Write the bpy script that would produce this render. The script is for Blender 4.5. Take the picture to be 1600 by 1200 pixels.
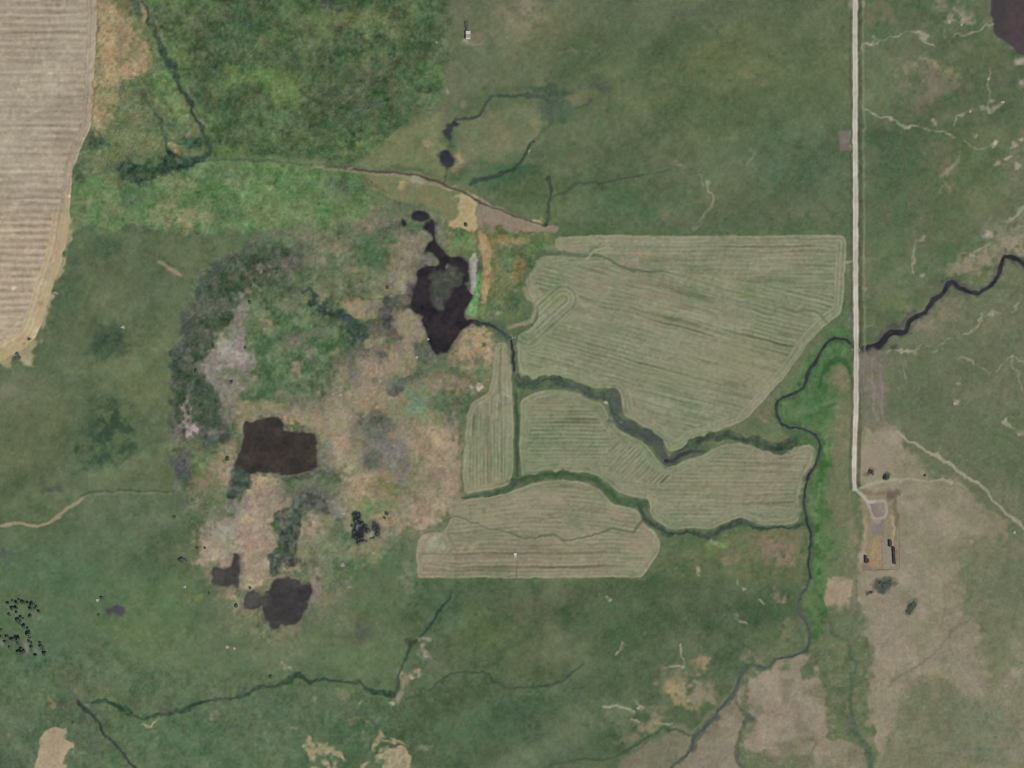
import bpy, bmesh, math, random
import numpy as np
from mathutils import Vector

scene = bpy.context.scene
for o in list(bpy.data.objects):
    bpy.data.objects.remove(o, do_unlink=True)
C = bpy.context.collection

# ---------------------------------------------------------------- camera, sky, sun
ALT = 3000.0
cd = bpy.data.cameras.new('camera'); cam = bpy.data.objects.new('camera', cd); C.objects.link(cam)
cam.location = (0, 0, ALT); cam.rotation_euler = (0, 0, 0)
cd.sensor_width = 36.0; cd.lens = 36.0 * ALT / 1600.0
cd.clip_start = 10.0; cd.clip_end = 30000.0
scene.camera = cam
SUN_EL, SUN_AZ = math.radians(52), math.radians(128)      # late morning, sun in the south-east
world = bpy.data.worlds.new('World'); scene.world = world; world.use_nodes = True
wn = world.node_tree
bg = next(n for n in wn.nodes if n.type == 'BACKGROUND')
sky = wn.nodes.new('ShaderNodeTexSky'); sky.sky_type = 'NISHITA'; sky.sun_disc = False
sky.sun_elevation = SUN_EL; sky.sun_rotation = SUN_AZ
sky.altitude = 900; sky.dust_density = 1.5
wn.links.new(sky.outputs[0], bg.inputs[0]); bg.inputs[1].default_value = 0.07
sl = bpy.data.lights.new('sun', 'SUN'); sun = bpy.data.objects.new('sun', sl); C.objects.link(sun)
sl.energy = 3.6; sl.angle = math.radians(0.53); sl.color = (1.0, 0.955, 0.90)
to_sun = Vector((math.sin(SUN_AZ) * math.cos(SUN_EL), math.cos(SUN_AZ) * math.cos(SUN_EL), math.sin(SUN_EL)))
sun.rotation_euler = to_sun.to_track_quat('Z', 'Y').to_euler(); sun.location = (900, -700, 1500)
scene.view_settings.view_transform = 'Standard'; scene.view_settings.look = 'None'
scene.view_settings.exposure = 0.0; scene.view_settings.gamma = 1.0; scene.view_settings.use_curve_mapping = False
scene.cycles.filter_width = 1.1; scene.cycles.max_bounces = 5; scene.cycles.diffuse_bounces = 2; scene.cycles.glossy_bounces = 2

# ---------------------------------------------------------------- land cover
# The land is surveyed on a regular grid of STEP metres; east = +x, north = +y.
# Survey coordinates (E, S) run east and south in metres from the north-west
# corner of the tract, which is 1600 m wide and 1200 m deep.
STEP = 1.5625
MARGIN = 64
NX, NY = 1024 + 2 * MARGIN + 1, 768 + 2 * MARGIN + 1
EX = (np.arange(NX) - MARGIN) * STEP
SY = (np.arange(NY) - MARGIN) * STEP
GX, GY = np.meshgrid(EX, SY)

def vnoise(sx, sy, seed, X=None, Y=None):
    """Smooth lattice noise, about -1..1, features sx by sy metres."""
    X = GX if X is None else X
    Y = GY if Y is None else Y
    r = np.random.default_rng(seed)
    u = X / sx + 4000.0
    v = Y / sy + 4000.0
    n = 256
    L = r.normal(size=(n, n))
    ui = np.floor(u).astype(np.int64); vi = np.floor(v).astype(np.int64)
    fu = u - ui; fv = v - vi
    fu = fu * fu * (3 - 2 * fu); fv = fv * fv * (3 - 2 * fv)
    a = ui % n; b = (ui + 1) % n; c = vi % n; d = (vi + 1) % n
    return (L[c, a] * (1 - fu) + L[c, b] * fu) * (1 - fv) + (L[d, a] * (1 - fu) + L[d, b] * fu) * fv

def fbm(s, octv, seed, X=None, Y=None, ar=1.0, gain=0.6):
    t = 0; amp = 1; tot = 0
    for k in range(octv):
        t = t + amp * vnoise(s * ar / 2 ** k, s / 2 ** k, seed + 17 * k, X, Y)
        tot += amp * amp; amp *= gain
    return t / (tot ** 0.5 * 0.75)

N = {'A': fbm(120, 4, 1), 'B': fbm(60, 4, 2), 'C': fbm(30, 3, 3), 'D': fbm(14, 3, 4),
     'E': fbm(7, 2, 5), 'F': fbm(90, 5, 6, ar=1.6), 'G': fbm(24, 4, 7), 'H': fbm(4, 2, 8)}
WX, WY = fbm(45, 2, 11), fbm(45, 2, 12)
WX2, WY2 = fbm(11, 2, 13), fbm(11, 2, 14)

canvas = np.empty((NY, NX, 3))

def window(pts, pad):
    p = np.asarray(pts, float)
    i0 = max(0, int((p[:, 0].min() - pad) / STEP) + MARGIN); i1 = min(NX, int((p[:, 0].max() + pad) / STEP) + MARGIN + 2)
    j0 = max(0, int((p[:, 1].min() - pad) / STEP) + MARGIN); j1 = min(NY, int((p[:, 1].max() + pad) / STEP) + MARGIN + 2)
    return slice(j0, max(j1, j0 + 1)), slice(i0, max(i1, i0 + 1))

def rounded(pts, closed=True, k=4):
    """Catmull-Rom through the surveyed points."""
    p = np.asarray(pts, float); n = len(p); out = []
    rng_ = range(n) if closed else range(n - 1)
    for i in rng_:
        if closed:
            a, b, c, d = p[(i - 1) % n], p[i], p[(i + 1) % n], p[(i + 2) % n]
        else:
            a, b, c, d = p[max(i - 1, 0)], p[i], p[i + 1], p[min(i + 2, n - 1)]
        for t in np.arange(k) / k:
            out.append(0.5 * (2 * b + (c - a) * t + (2 * a - 5 * b + 4 * c - d) * t * t + (3 * b - a - 3 * c + d) * t ** 3))
    if not closed:
        out.append(p[-1])
    return np.array(out)

def eased(pts, cut=4.0):
    """Corners cut back by a few metres, twice."""
    p = np.asarray(pts, float)
    for c in (cut, cut * .45):
        out = []
        for i in range(len(p)):
            a, b, d = p[i - 1], p[i], p[(i + 1) % len(p)]
            for e in (a, d):
                L = np.hypot(*(e - b)) + 1e-9
                out.append(b + (e - b) / L * min(c, .3 * L))
        p = np.array(out)
    return p

def seg_dist(pts, X, Y, closed, width=None):
    p = np.asarray(pts, float); n = len(p)
    best = np.full(X.shape, 1e9)
    inside = np.zeros(X.shape, bool)
    for i in range(n if closed else n - 1):
        ax, ay = p[i][:2]; bx, by = p[(i + 1) % n][:2]
        dx, dy = bx - ax, by - ay
        L = dx * dx + dy * dy + 1e-9
        t = np.clip(((X - ax) * dx + (Y - ay) * dy) / L, 0, 1)
        d = np.hypot(X - ax - t * dx, Y - ay - t * dy)
        if width is not None:
            d = d - (width[i] * (1 - t) + width[min(i + 1, n - 1)] * t)
        best = np.minimum(best, d)
        if closed and ay != by:
            cross = ((ay > Y) != (by > Y)) & (X < dx * (Y - ay) / (by - ay) + ax)
            inside ^= cross
    return np.where(inside, -best, best) if closed else best

def warped(win, w):
    a, b = w
    return GX[win] + a * WX[win] + b * WX2[win], GY[win] + a * WY[win] + b * WY2[win]

def tone(col, win):
    """col: (r,g,b) or (c1, c2, noise, contrast[, bias])."""
    if not isinstance(col[0], (tuple, list)):
        return np.array(col, float)
    c1, c2 = np.array(col[0], float), np.array(col[1], float)
    nz = N[col[2]][win] if len(col) > 2 else N['G'][win]
    k = col[3] if len(col) > 3 else 0.5
    bias = col[4] if len(col) > 4 else 0.5
    t = np.clip(bias + 0.5 * k * nz, 0, 1)[..., None]
    return c1 * (1 - t) + c2 * t

def blend(win, m, col):
    m = m[..., None]
    canvas[win] = canvas[win] * (1 - m) + tone(col, win) * m

def sstep(x):
    x = np.clip(x, 0, 1)
    return x * x * (3 - 2 * x)

def P(pts, col, f=6, o=1.0, w=(4, 2), sm=True, ns=None):
    """Patch of ground cover with a soft edge f metres wide."""
    win = window(pts, f + abs(w[0]) * 2.5 + abs(w[1]) * 2.5 + 4)
    q = rounded(pts) if sm else np.asarray(pts, float)
    X, Y = warped(win, w)
    d = seg_dist(q, X, Y, True)
    m = sstep(0.5 - d / (2 * f)) * o
    if ns:
        m = m * np.clip(0.78 + ns[1] * N[ns[0]][win], 0, 1)
    blend(win, m, col)

def S(pts, wd, col, f=2, o=1.0, w=(1.5, 1.2), sm=True, ns=None):
    """Strip along a line: track, ditch, drain; wd = half width (or one per point)."""
    wmax = max(wd) if isinstance(wd, (list, tuple)) else wd
    win = window(pts, f + wmax + abs(w[0]) * 2.5 + abs(w[1]) * 2.5 + 4)
    if sm:
        q = rounded(pts, False, 4)
    else:
        q = np.asarray(pts, float)
    if isinstance(wd, (list, tuple)):
        ww = np.interp(np.linspace(0, 1, len(q)), np.linspace(0, 1, len(wd)), wd)
    else:
        ww = np.full(len(q), float(wd))
    X, Y = warped(win, w)
    d = seg_dist(q, X, Y, False, ww)
    m = sstep(0.5 - d / (2 * f)) * o
    if ns:
        m = m * np.clip(0.78 + ns[1] * N[ns[0]][win], 0, 1)
    blend(win, m, col)

def B(x, y, rx, ry, col, o=1.0, w=(4, 2), ns=None, pw=1.7):
    """Rounded patch fading out from its middle."""
    win = window([(x - rx * 1.6, y - ry * 1.6), (x + rx * 1.6, y + ry * 1.6)], 12)
    X, Y = warped(win, w)
    d = ((X - x) / rx) ** 2 + ((Y - y) / ry) ** 2
    m = np.exp(-d ** pw * 1.1) * min(1.0, o * 1.12)
    if ns:
        m = m * np.clip(0.78 + ns[1] * N[ns[0]][win], 0, 1)
    blend(win, m, col)

# sub-frame helper: points read from an enlarged survey sheet
def Q(ox, oy, s, pts):
    return [(ox + a / s, oy + b / s) for a, b in pts]
# ---------------------------------------------------------------- pastures
FULL = (slice(0, NY), slice(0, NX))
canvas[:] = tone(((84, 103, 72), (100, 110, 82), 'A', 0.8), FULL)
# western range
P([(-120, 360), (330, 360), (310, 420), (285, 520), (270, 620), (268, 760), (300, 880), (330, 1000), (-120, 1000)],
  ((82, 100, 70), (95, 111, 80), 'C', 0.7), f=14)
P([(-120, 880), (300, 890), (330, 1000), (460, 1000), (640, 1010), (640, 1320), (-120, 1320)],
  ((74, 99, 70), (92, 112, 78), 'B', 0.8), f=40)
B(60, 900, 120, 90, (80, 108, 78), 0.5)
B(215, 985, 90, 65, ((84, 112, 74), (96, 120, 76), 'C', 0.9), 0.6)
B(255, 930, 70, 35, ((84, 112, 74), (94, 118, 80), 'C', 0.9), 0.6)
B(20, 640, 60, 60, (98, 106, 82), 0.5)
B(0, 610, 25, 14, (130, 124, 108), 0.6)
B(60, 690, 70, 80, (98, 106, 74), 0.5)
B(230, 610, 90, 40, (98, 110, 78), 0.55)
B(215, 740, 80, 30, (94, 108, 76), 0.5)
B(170, 830, 110, 45, (82, 104, 76), 0.5)
B(35, 1160, 60, 60, (84, 104, 84), 0.5)
B(70, 1010, 60, 70, (76, 104, 78), 0.5)
B(330, 1035, 90, 50, (94, 114, 82), 0.55)
B(440, 1020, 60, 40, (112, 118, 90), 0.5)
B(560, 1020, 90, 40, (94, 116, 80), 0.5)
B(150, 1040, 60, 45, (98, 108, 86), 0.4, ns=('D', .5))
B(440, 1120, 130, 60, (80, 104, 78), 0.6)
B(240, 1110, 60, 30, (94, 108, 80), 0.5)
B(300, 1160, 110, 50, (78, 106, 76), 0.6)
B(130, 1150, 40, 60, (86, 102, 82), 0.5)
# north meadow
NM = [(180, -120), (706, -120), (705, 0), (701, 90), (698, 138), (662, 172), (625, 206), (596, 232), (574, 243), (535, 250), (440, 246),
      (322, 244), (318, 220), (300, 180), (282, 135), (262, 97), (246, 60), (228, 15)]
P(NM, ((66, 92, 60), (86, 112, 66), 'G', 1.1), f=5, w=(3, 2), sm=False)
P([(330, -60), (700, -60), (690, 140), (640, 180), (560, 240), (360, 235), (300, 120)], ((78, 94, 66), (64, 88, 62), 'C', 1.0), f=30, o=0.5)
for x, y, rx, ry, c, o in [(410, 120, 55, 30, (88, 120, 66), .6), (445, 150, 40, 30, (92, 122, 70), .6), (560, 35, 90, 20, (102, 118, 74), .55),
                           (480, 55, 50, 22, (92, 110, 74), .5), (620, 60, 40, 35, (88, 108, 72), .5), (585, 120, 60, 25, (90, 96, 74), .55),
                           (590, 160, 55, 25, (72, 84, 68), .6), (430, 205, 50, 25, (84, 112, 72), .5), (565, 185, 60, 18, (68, 92, 62), .6),
                           (390, 30, 50, 35, (64, 84, 62), .6), (330, 90, 40, 40, (66, 88, 62), .5), (350, 105, 18, 9, (104, 120, 62), .6),
                           (375, 110, 12, 10, (110, 124, 62), .6), (300, 50, 40, 25, (92, 100, 74), .55), (260, 30, 22, 30, (96, 108, 78), .5),
                           (330, 190, 50, 25, (80, 104, 66), .5), (505, 8, 18, 8, (70, 74, 70), .7), (520, 200, 45, 40, (72, 98, 66), .5),
                           (650, 130, 40, 40, (86, 108, 72), .5), (680, 30, 18, 60, (76, 104, 66), .5), (490, 100, 40, 20, (66, 96, 64), .55),
                           (640, 100, 30, 20, (78, 94, 66), .5), (470, 20, 35, 15, (78, 104, 68), .5), (590, 20, 16, 14, (106, 122, 78), .5),
                           (555, 222, 25, 14, (108, 122, 76), .7), (530, 155, 60, 30, (82, 92, 74), .4)]:
    B(x, y, rx, ry, c, o, w=(6, 5), ns=('D', .5))
S([(470, 258), (530, 236), (575, 238), (625, 205), (662, 172), (700, 140)], 3, (112, 128, 84), f=4, o=.45)
# north-east range
P([(706, -120), (1336, -120), (1336, 368), (870, 368), (860, 340), (760, 300), (720, 285), (560, 262), (575, 243), (626, 206), (663, 172), (699, 138), (702, 90)],
  ((80, 101, 69), (93, 106, 77), 'F', 0.8), f=5, w=(3, 2), sm=False)
P([(706, -60), (860, -60), (880, 60), (830, 140), (740, 150), (712, 190), (630, 220), (660, 172), (700, 138)], ((112, 113, 89), (98, 108, 80), 'C', .8), f=22, o=.75)
P([(712, 190), (800, 165), (850, 175), (840, 210), (790, 240), (740, 258), (700, 262), (712, 215)], ((124, 122, 95), (108, 116, 86), 'C', .8), f=10, o=.85)
P([(572, 244), (626, 206), (680, 180), (690, 230), (700, 285), (640, 268), (560, 258)], ((124, 126, 92), (108, 118, 82), 'C', .8), f=8, o=.85)
for x, y, rx, ry, c, o in [(815, 20, 40, 18, (128, 122, 98), .8), (805, 45, 30, 14, (116, 114, 92), .6), (890, 92, 30, 5, (138, 128, 106), .55),
                           (840, 100, 50, 25, (96, 108, 80), .5), (1080, 20, 120, 14, (92, 98, 82), .5), (1075, 25, 35, 10, (84, 90, 78), .6),
                           (1000, 30, 90, 40, (80, 98, 72), .5), (960, 90, 90, 40, (76, 94, 66), .55), (1010, 130, 60, 30, (86, 104, 76), .4),
                           (1180, 60, 90, 60, (100, 110, 76), .55), (1130, 110, 90, 40, (98, 110, 72), .5), (1260, 60, 60, 60, (82, 100, 70), .5),
                           (1280, 150, 50, 80, (78, 100, 68), .5), (1100, 170, 100, 60, (80, 98, 66), .5), (1150, 200, 60, 40, (74, 96, 62), .4),
                           (980, 165, 60, 40, (96, 108, 72), .55), (1000, 205, 120, 25, (98, 108, 80), .5), (930, 190, 50, 8, (92, 96, 66), .5),
                           (1230, 240, 70, 40, (84, 106, 80), .6), (1280, 290, 60, 40, (88, 104, 80), .5), (1205, 260, 25, 14, (78, 108, 86), .4),
                           (900, 260, 60, 18, (96, 110, 80), .5), (850, 238, 40, 15, (78, 104, 70), .6), (970, 320, 110, 30, (78, 104, 72), .7),
                           (880, 340, 40, 18, (86, 104, 76), .5), (1150, 320, 60, 30, (88, 102, 72), .5), (1000, 345, 60, 14, (92, 100, 78), .4),
                           (1250, 340, 80, 25, (104, 108, 84), .6), (1060, 335, 40, 22, (102, 106, 82), .6), (1190, 120, 14, 12, (118, 108, 84), .4),
                           (760, 100, 50, 40, (94, 110, 82), .5), (730, 10, 25, 20, (98, 106, 84), .5), (1065, 258, 14, 6, (136, 124, 104), .6),
                           (1050, 265, 45, 4, (112, 104, 88), .5), (770, 225, 14, 18, (118, 114, 84), .5)]:
    B(x, y, rx, ry, c, o, w=(7, 4), ns=('D', .35))
B(868, 140, 45, 8, (68, 90, 74), .7, ns=('C', .5)); B(870, 165, 32, 22, (70, 92, 76), .75, ns=('D', .4)); B(940, 135, 25, 10, (72, 90, 72), .7)
B(905, 150, 18, 10, (112, 116, 88), .6); B(875, 180, 14, 16, (72, 98, 76), .7); B(800, 268, 50, 10, (66, 98, 72), .7); B(770, 285, 40, 14, (76, 108, 76), .7)
# east of the road
P([(1340, -120), (1720, -120), (1720, 400), (1560, 400), (1480, 430), (1440, 470), (1390, 520), (1340, 540)],
  ((84, 104, 72), (98, 107, 80), 'C', .9), f=6, w=(2, 1), sm=False)
P([(1340, 540), (1390, 522), (1440, 475), (1480, 440), (1530, 450), (1580, 400), (1720, 400), (1720, 900), (1560, 830), (1450, 720), (1380, 660), (1340, 660)],
  ((94, 106, 78), (108, 112, 88), 'B', .9), f=8, w=(2, 1), sm=False)
for x, y, rx, ry, c, o in [(1375, 20, 25, 20, (112, 110, 88), .7), (1480, 18, 28, 16, (138, 128, 112), .85), (1495, 25, 20, 8, (148, 138, 118), .6),
                           (1445, 30, 35, 20, (76, 98, 62), .7), (1440, 110, 50, 10, (78, 96, 66), .6), (1385, 80, 20, 25, (82, 104, 68), .5),
                           (1435, 95, 28, 9, (128, 124, 98), .85), (1470, 105, 22, 14, (148, 138, 110), .85), (1485, 125, 12, 12, (140, 130, 106), .7),
                           (1440, 130, 35, 28, (116, 110, 92), .8), (1440, 160, 30, 18, (112, 108, 90), .75), (1455, 140, 22, 25, (124, 118, 98), .5),
                           (1505, 135, 20, 14, (90, 92, 82), .6), (1395, 150, 35, 25, (90, 112, 76), .6), (1540, 90, 40, 50, (96, 106, 74), .6),
                           (1560, 90, 25, 12, (100, 106, 72), .6), (1490, 155, 25, 14, (78, 102, 64), .6), (1575, 135, 25, 10, (92, 100, 80), .6),
                           (1420, 220, 60, 18, (76, 96, 70), .6), (1405, 250, 50, 25, (76, 100, 72), .6), (1390, 320, 35, 70, (78, 104, 70), .65),
                           (1480, 330, 40, 50, (76, 98, 66), .5), (1420, 330, 20, 30, (88, 102, 80), .5), (1480, 395, 40, 25, (76, 100, 66), .55),
                           (1560, 290, 50, 60, (84, 98, 70), .5), (1590, 240, 25, 60, (120, 116, 100), .6), (1560, 215, 35, 20, (98, 110, 74), .5),
                           (1580, 350, 35, 18, (128, 124, 106), .75), (1545, 365, 30, 14, (120, 120, 100), .6), (1590, 380, 40, 22, (146, 132, 110), .85),
                           (1530, 420, 35, 22, (142, 130, 106), .9), (1500, 430, 35, 12, (136, 126, 104), .7), (1560, 395, 25, 16, (140, 128, 108), .8),
                           (1380, 490, 50, 25, (102, 112, 76), .7), (1375, 460, 40, 14, (104, 110, 82), .6), (1370, 400, 25, 40, (84, 106, 74), .6),
                           (1455, 500, 35, 14, (132, 122, 100), .8), (1485, 475, 30, 12, (126, 120, 98), .65), (1470, 520, 30, 16, (118, 116, 94), .6),
                           (1540, 510, 40, 20, (116, 114, 92), .4), (1560, 460, 50, 18, (108, 116, 88), .5), (1520, 560, 60, 30, (88, 102, 74), .5),
                           (1420, 620, 50, 40, (80, 98, 72), .7), (1500, 650, 90, 35, (92, 106, 78), .5), (1560, 700, 60, 50, (88, 104, 74), .6),
                           (1480, 690, 50, 18, (96, 104, 80), .5), (1450, 590, 60, 20, (94, 104, 80), .5), (1580, 600, 40, 30, (108, 110, 88), .4),
                           (1590, 130, 16, 8, (130, 122, 112), .6), (1470, 265, 30, 20, (112, 112, 90), .55), (1475, 280, 10, 14, (130, 124, 102), .5),
                           (1530, 40, 15, 12, (112, 112, 92), .6), (1535, 12, 25, 12, (98, 104, 82), .5)]:
    B(x, y, rx, ry, c, o, w=(6, 4), ns=('D', .5))
# scattered pale bare spots of the east range
for x, y, r, c in [(1555, 225, 6, 166), (1581, 228, 5, 150), (1573, 250, 5, 150), (1592, 262, 7, 150), (1556, 255, 6, 146), (1591, 215, 5, 156),
                   (1546, 122, 4, 166), (1551, 155, 5, 140), (1558, 165, 4, 136), (1594, 128, 5, 150), (1595, 95, 9, 160), (1462, 187, 6, 150),
                   (1422, 197, 4, 150), (1393, 186, 6, 150), (1500, 27, 4, 150), (1542, 366, 7, 158), (1523, 404, 5, 150), (1441, 427, 5, 140),
                   (1425, 425, 4, 140), (1492, 630, 6, 146), (1500, 602, 4, 140), (1586, 72, 8, 150), (1528, 213, 3, 140), (1353, 450, 4, 140)]:
    B(x, y, r, r * .8, (c, c - 8, c - 26), .9, w=(2, 2))
# pale stock trails
TR = (158, 153, 132)
for pts, wd, o in [([(1350, 72), (1368, 66), (1385, 50), (1400, 52), (1416, 48), (1430, 58), (1445, 62), (1460, 70)], 1.8, .85),
                   ([(1480, 53), (1512, 52), (1530, 42), (1550, 38)], 1.8, .85), ([(1525, 5), (1548, -2)], 2, .6),
                   ([(1350, 177), (1372, 179), (1395, 187), (1420, 197), (1450, 203), (1478, 208), (1495, 220)], 2.0, .8),
                   ([(1496, 190), (1515, 174), (1548, 170), (1565, 160)], 1.6, .7), ([(1548, 170), (1546, 140), (1548, 110)], 1.6, .5),
                   ([(1510, 226), (1548, 228)], 1.2, .6), ([(1470, 300), (1472, 275), (1480, 262), (1500, 240)], 2, .5),
                   ([(1426, 432), (1426, 405), (1428, 385), (1445, 365)], 2, .6),
                   ([(1570, 345), (1590, 335), (1600, 328)], 3, .7), ([(1520, 405), (1530, 392), (1545, 380)], 2, .5),
                   ([(1390, 548), (1420, 552), (1445, 545), (1470, 540), (1500, 530), (1522, 515), (1545, 492), (1575, 485), (1590, 475)], 1.6, .7),
                   ([(1405, 552), (1440, 553), (1460, 543), (1475, 548)], 1.8, .6), ([(1500, 560), (1535, 560), (1550, 578), (1575, 565), (1605, 562)], 1.5, .55),
                   ([(1590, 560), (1597, 595), (1600, 610)], 1.4, .5), ([(1578, 655), (1590, 668), (1606, 676)], 2.4, .85),
                   ([(1415, 565), (1420, 590), (1412, 610)], 1.6, .45), ([(1350, 508), (1372, 505)], 1.2, .5),
                   ([(1110, 285), (1110, 305), (1112, 322), (1100, 337), (1083, 352), (1070, 362)], 2.2, .65), ([(1096, 274), (1103, 288)], 2.0, .55),
                   ([(1180, 235), (1172, 258), (1168, 268)], 2, .35)]:
    S(pts, wd, TR, f=2.2, o=o, w=(3, 2), ns=('D', .35))
# tan ground of the south-east
P([(1347, 655), (1375, 668), (1405, 694), (1440, 720), (1455, 742), (1490, 757), (1515, 774), (1530, 800), (1562, 815), (1560, 838), (1520, 850), (1505, 900), (1520, 950),
   (1530, 1030), (1548, 1080), (1530, 1095), (1480, 1060), (1420, 1085), (1385, 1150), (1375, 1240), (1330, 1240), (1352, 1140), (1344, 1090), (1365, 1040), (1352, 1000), (1348, 960), (1345, 890)],
  ((150, 136, 112), (134, 128, 104), 'C', .8), f=8, w=(6, 3))
P([(1560, 835), (1720, 900), (1720, 1320), (1370, 1320), (1385, 1150), (1425, 1085), (1480, 1060), (1530, 1090), (1545, 1030), (1515, 950), (1505, 880), (1525, 850)],
  ((128, 124, 100), (110, 116, 90), 'B', .9), f=26, w=(10, 4))
for x, y, rx, ry, c, o in [(1450, 1110, 60, 28, (106, 114, 86), .75), (1520, 1130, 50, 50, (104, 116, 92), .7), (1560, 1160, 50, 40, (112, 120, 96), .5),
                           (1405, 1170, 40, 35, (122, 120, 98), .6), (1475, 1140, 40, 20, (112, 118, 88), .6), (1555, 1030, 15, 50, (106, 114, 84), .7),
                           (1590, 1050, 14, 35, (150, 140, 118), .7), (1550, 915, 45, 20, (98, 108, 84), .7), (1590, 920, 25, 40, (100, 110, 84), .5),
                           (1500, 990, 40, 60, (136, 126, 104), .5), (1530, 1050, 28, 45, (142, 132, 108), .75), (1505, 925, 30, 25, (134, 126, 98), .5),
                           (1480, 1030, 25, 25, (116, 116, 94), .45), (1440, 1070, 35, 12, (140, 120, 100), .5), (1380, 1000, 30, 25, (140, 128, 114), .6),
                           (1365, 700, 30, 28, (148, 134, 112), .8), (1400, 720, 30, 22, (142, 130, 108), .7), (1415, 725, 14, 14, (124, 122, 98), .5),
                           (1440, 850, 50, 25, (138, 128, 104), .5), (1420, 900, 40, 40, (142, 130, 110), .5), (1455, 775, 35, 14, (124, 120, 92), .5),
                           (1480, 860, 25, 40, (130, 122, 100), .5), (1530, 870, 20, 25, (124, 118, 94), .5), (1550, 820, 20, 10, (142, 130, 100), .6),
                           (1430, 730, 20, 7, (118, 112, 88), .5), (1380, 940, 45, 25, (144, 132, 114), .6), (1590, 1150, 25, 50, (128, 124, 104), .5),
                           (1365, 880, 12, 40, (144, 132, 112), .4), (1400, 1130, 20, 40, (120, 120, 96), .5), (1440, 1200, 50, 30, (118, 118, 96), .5)]:
    B(x, y, rx, ry, c, o, w=(6, 4), ns=('D', .4))
S([(1390, 1065), (1430, 1040), (1460, 1018), (1485, 995), (1500, 978), (1518, 964)], 2, (112, 108, 90), f=3, o=.6)
S([(1388, 1075), (1393, 1060), (1392, 1070)], 2, (120, 104, 84), f=3, o=.5)
B(1383, 914, 13, 9, (72, 80, 72), .95, w=(4, 3)); B(1392, 907, 10, 3, (90, 92, 80), .7); B(1421, 951, 9, 13, (66, 76, 68), .95, w=(4, 3)); B(1428, 940, 6, 6, (96, 100, 86), .6)
B(1361, 925, 4, 3, (96, 80, 64), .9); B(1362, 737, 6, 6, (112, 84, 62), .8); B(1385, 747, 6, 5, (76, 78, 66), .9); B(1446, 743, 5, 3, (96, 96, 76), .7)
S([(1475, 915), (1478, 960), (1466, 980)], 2, (118, 106, 88), f=4, o=.5)
# south-central range
P([(640, 905), (1000, 905), (1040, 850), (1100, 850), (1200, 900), (1256, 920), (1250, 960), (1160, 1045), (1080, 1150), (1040, 1320), (640, 1320), (620, 1090), (650, 1000)],
  ((72, 94, 66), (88, 104, 74), 'B', .9), f=10, w=(4, 2))
for x, y, rx, ry, c, o in [(760, 1000, 60, 45, (86, 106, 68), .65), (740, 970, 40, 30, (84, 106, 64), .5), (830, 950, 50, 28, (92, 98, 76), .55),
                           (870, 1000, 40, 25, (100, 108, 82), .55), (960, 985, 45, 30, (66, 96, 60), .65), (1020, 930, 60, 40, (64, 88, 58), .6),
                           (1080, 925, 45, 30, (78, 92, 66), .5), (1000, 1060, 60, 40, (72, 94, 66), .6), (900, 930, 60, 18, (84, 98, 72), .5),
                           (700, 935, 45, 20, (82, 104, 76), .5), (690, 960, 30, 25, (86, 110, 82), .5), (720, 1150, 80, 40, (74, 104, 70), .6),
                           (850, 1150, 60, 40, (84, 104, 78), .6), (800, 1100, 70, 20, (72, 96, 72), .6), (900, 1180, 40, 25, (76, 100, 74), .6),
                           (1100, 1000, 40, 30, (96, 106, 78), .5), (1140, 970, 40, 25, (96, 104, 78), .5), (1060, 1000, 35, 14, (100, 106, 84), .5),
                           (740, 1050, 50, 20, (82, 104, 74), .5), (690, 1060, 25, 30, (88, 108, 80), .5), (1010, 990, 30, 12, (70, 90, 64), .5),
                           (860, 1075, 60, 20, (86, 106, 74), .5), (940, 1090, 50, 22, (72, 92, 68), .5), (840, 930, 30, 14, (96, 98, 80), .4)]:
    B(x, y, rx, ry, c, o, w=(7, 4), ns=('D', .5))
for x, y, rx, ry, c, o in [(985, 1125, 30, 25, (112, 114, 90), .7), (960, 1130, 30, 25, (98, 110, 80), .6), (1010, 1135, 20, 14, (150, 134, 106), .7),
                           (990, 1160, 25, 10, (134, 120, 98), .6), (1060, 1070, 30, 24, (140, 128, 102), .75), (1055, 1085, 16, 18, (160, 140, 96), .8),
                           (1078, 1105, 14, 12, (168, 150, 104), .8), (1095, 1080, 28, 22, (142, 128, 104), .8), (1108, 1090, 16, 12, (142, 128, 104), .6),
                           (1095, 1032, 14, 13, (158, 130, 100), .8), (1025, 1105, 16, 20, (128, 120, 96), .6), (1045, 1040, 20, 12, (118, 112, 86), .5),
                           (1100, 1050, 20, 5, (80, 84, 64), .6), (1125, 1060, 22, 14, (84, 104, 68), .7), (1105, 1120, 30, 12, (88, 110, 68), .7),
                           (1050, 1115, 30, 12, (82, 98, 66), .6), (1165, 1022, 18, 12, (134, 118, 98), .8), (1180, 1030, 14, 8, (128, 116, 96), .6),
                           (1190, 1000, 30, 14, (88, 104, 68), .6), (1170, 990, 25, 25, (90, 104, 74), .5), (1120, 980, 30, 12, (78, 98, 68), .4)]:
    B(x, y, rx, ry, c, o, w=(5, 4), ns=('D', .5))
P([(1075, 1150), (1105, 1120), (1140, 1080), (1158, 1058), (1160, 1090), (1155, 1150), (1150, 1240), (1050, 1240), (1060, 1190)], ((140, 128, 106), (126, 118, 98), 'C', .8), f=5, w=(4, 2))
P([(970, 1195), (1015, 1165), (1045, 1140), (1080, 1148), (1065, 1175), (1048, 1200), (1040, 1240), (940, 1240)], ((128, 122, 98), (118, 116, 94), 'C', .8), f=7, w=(4, 2))
P([(1165, 1060), (1200, 1048), (1265, 1030), (1275, 1055), (1290, 1085), (1298, 1120), (1285, 1155), (1265, 1165), (1210, 1170), (1172, 1150), (1165, 1110)],
  ((148, 133, 112), (128, 120, 98), 'C', 1.1), f=9, w=(9, 5))
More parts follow.
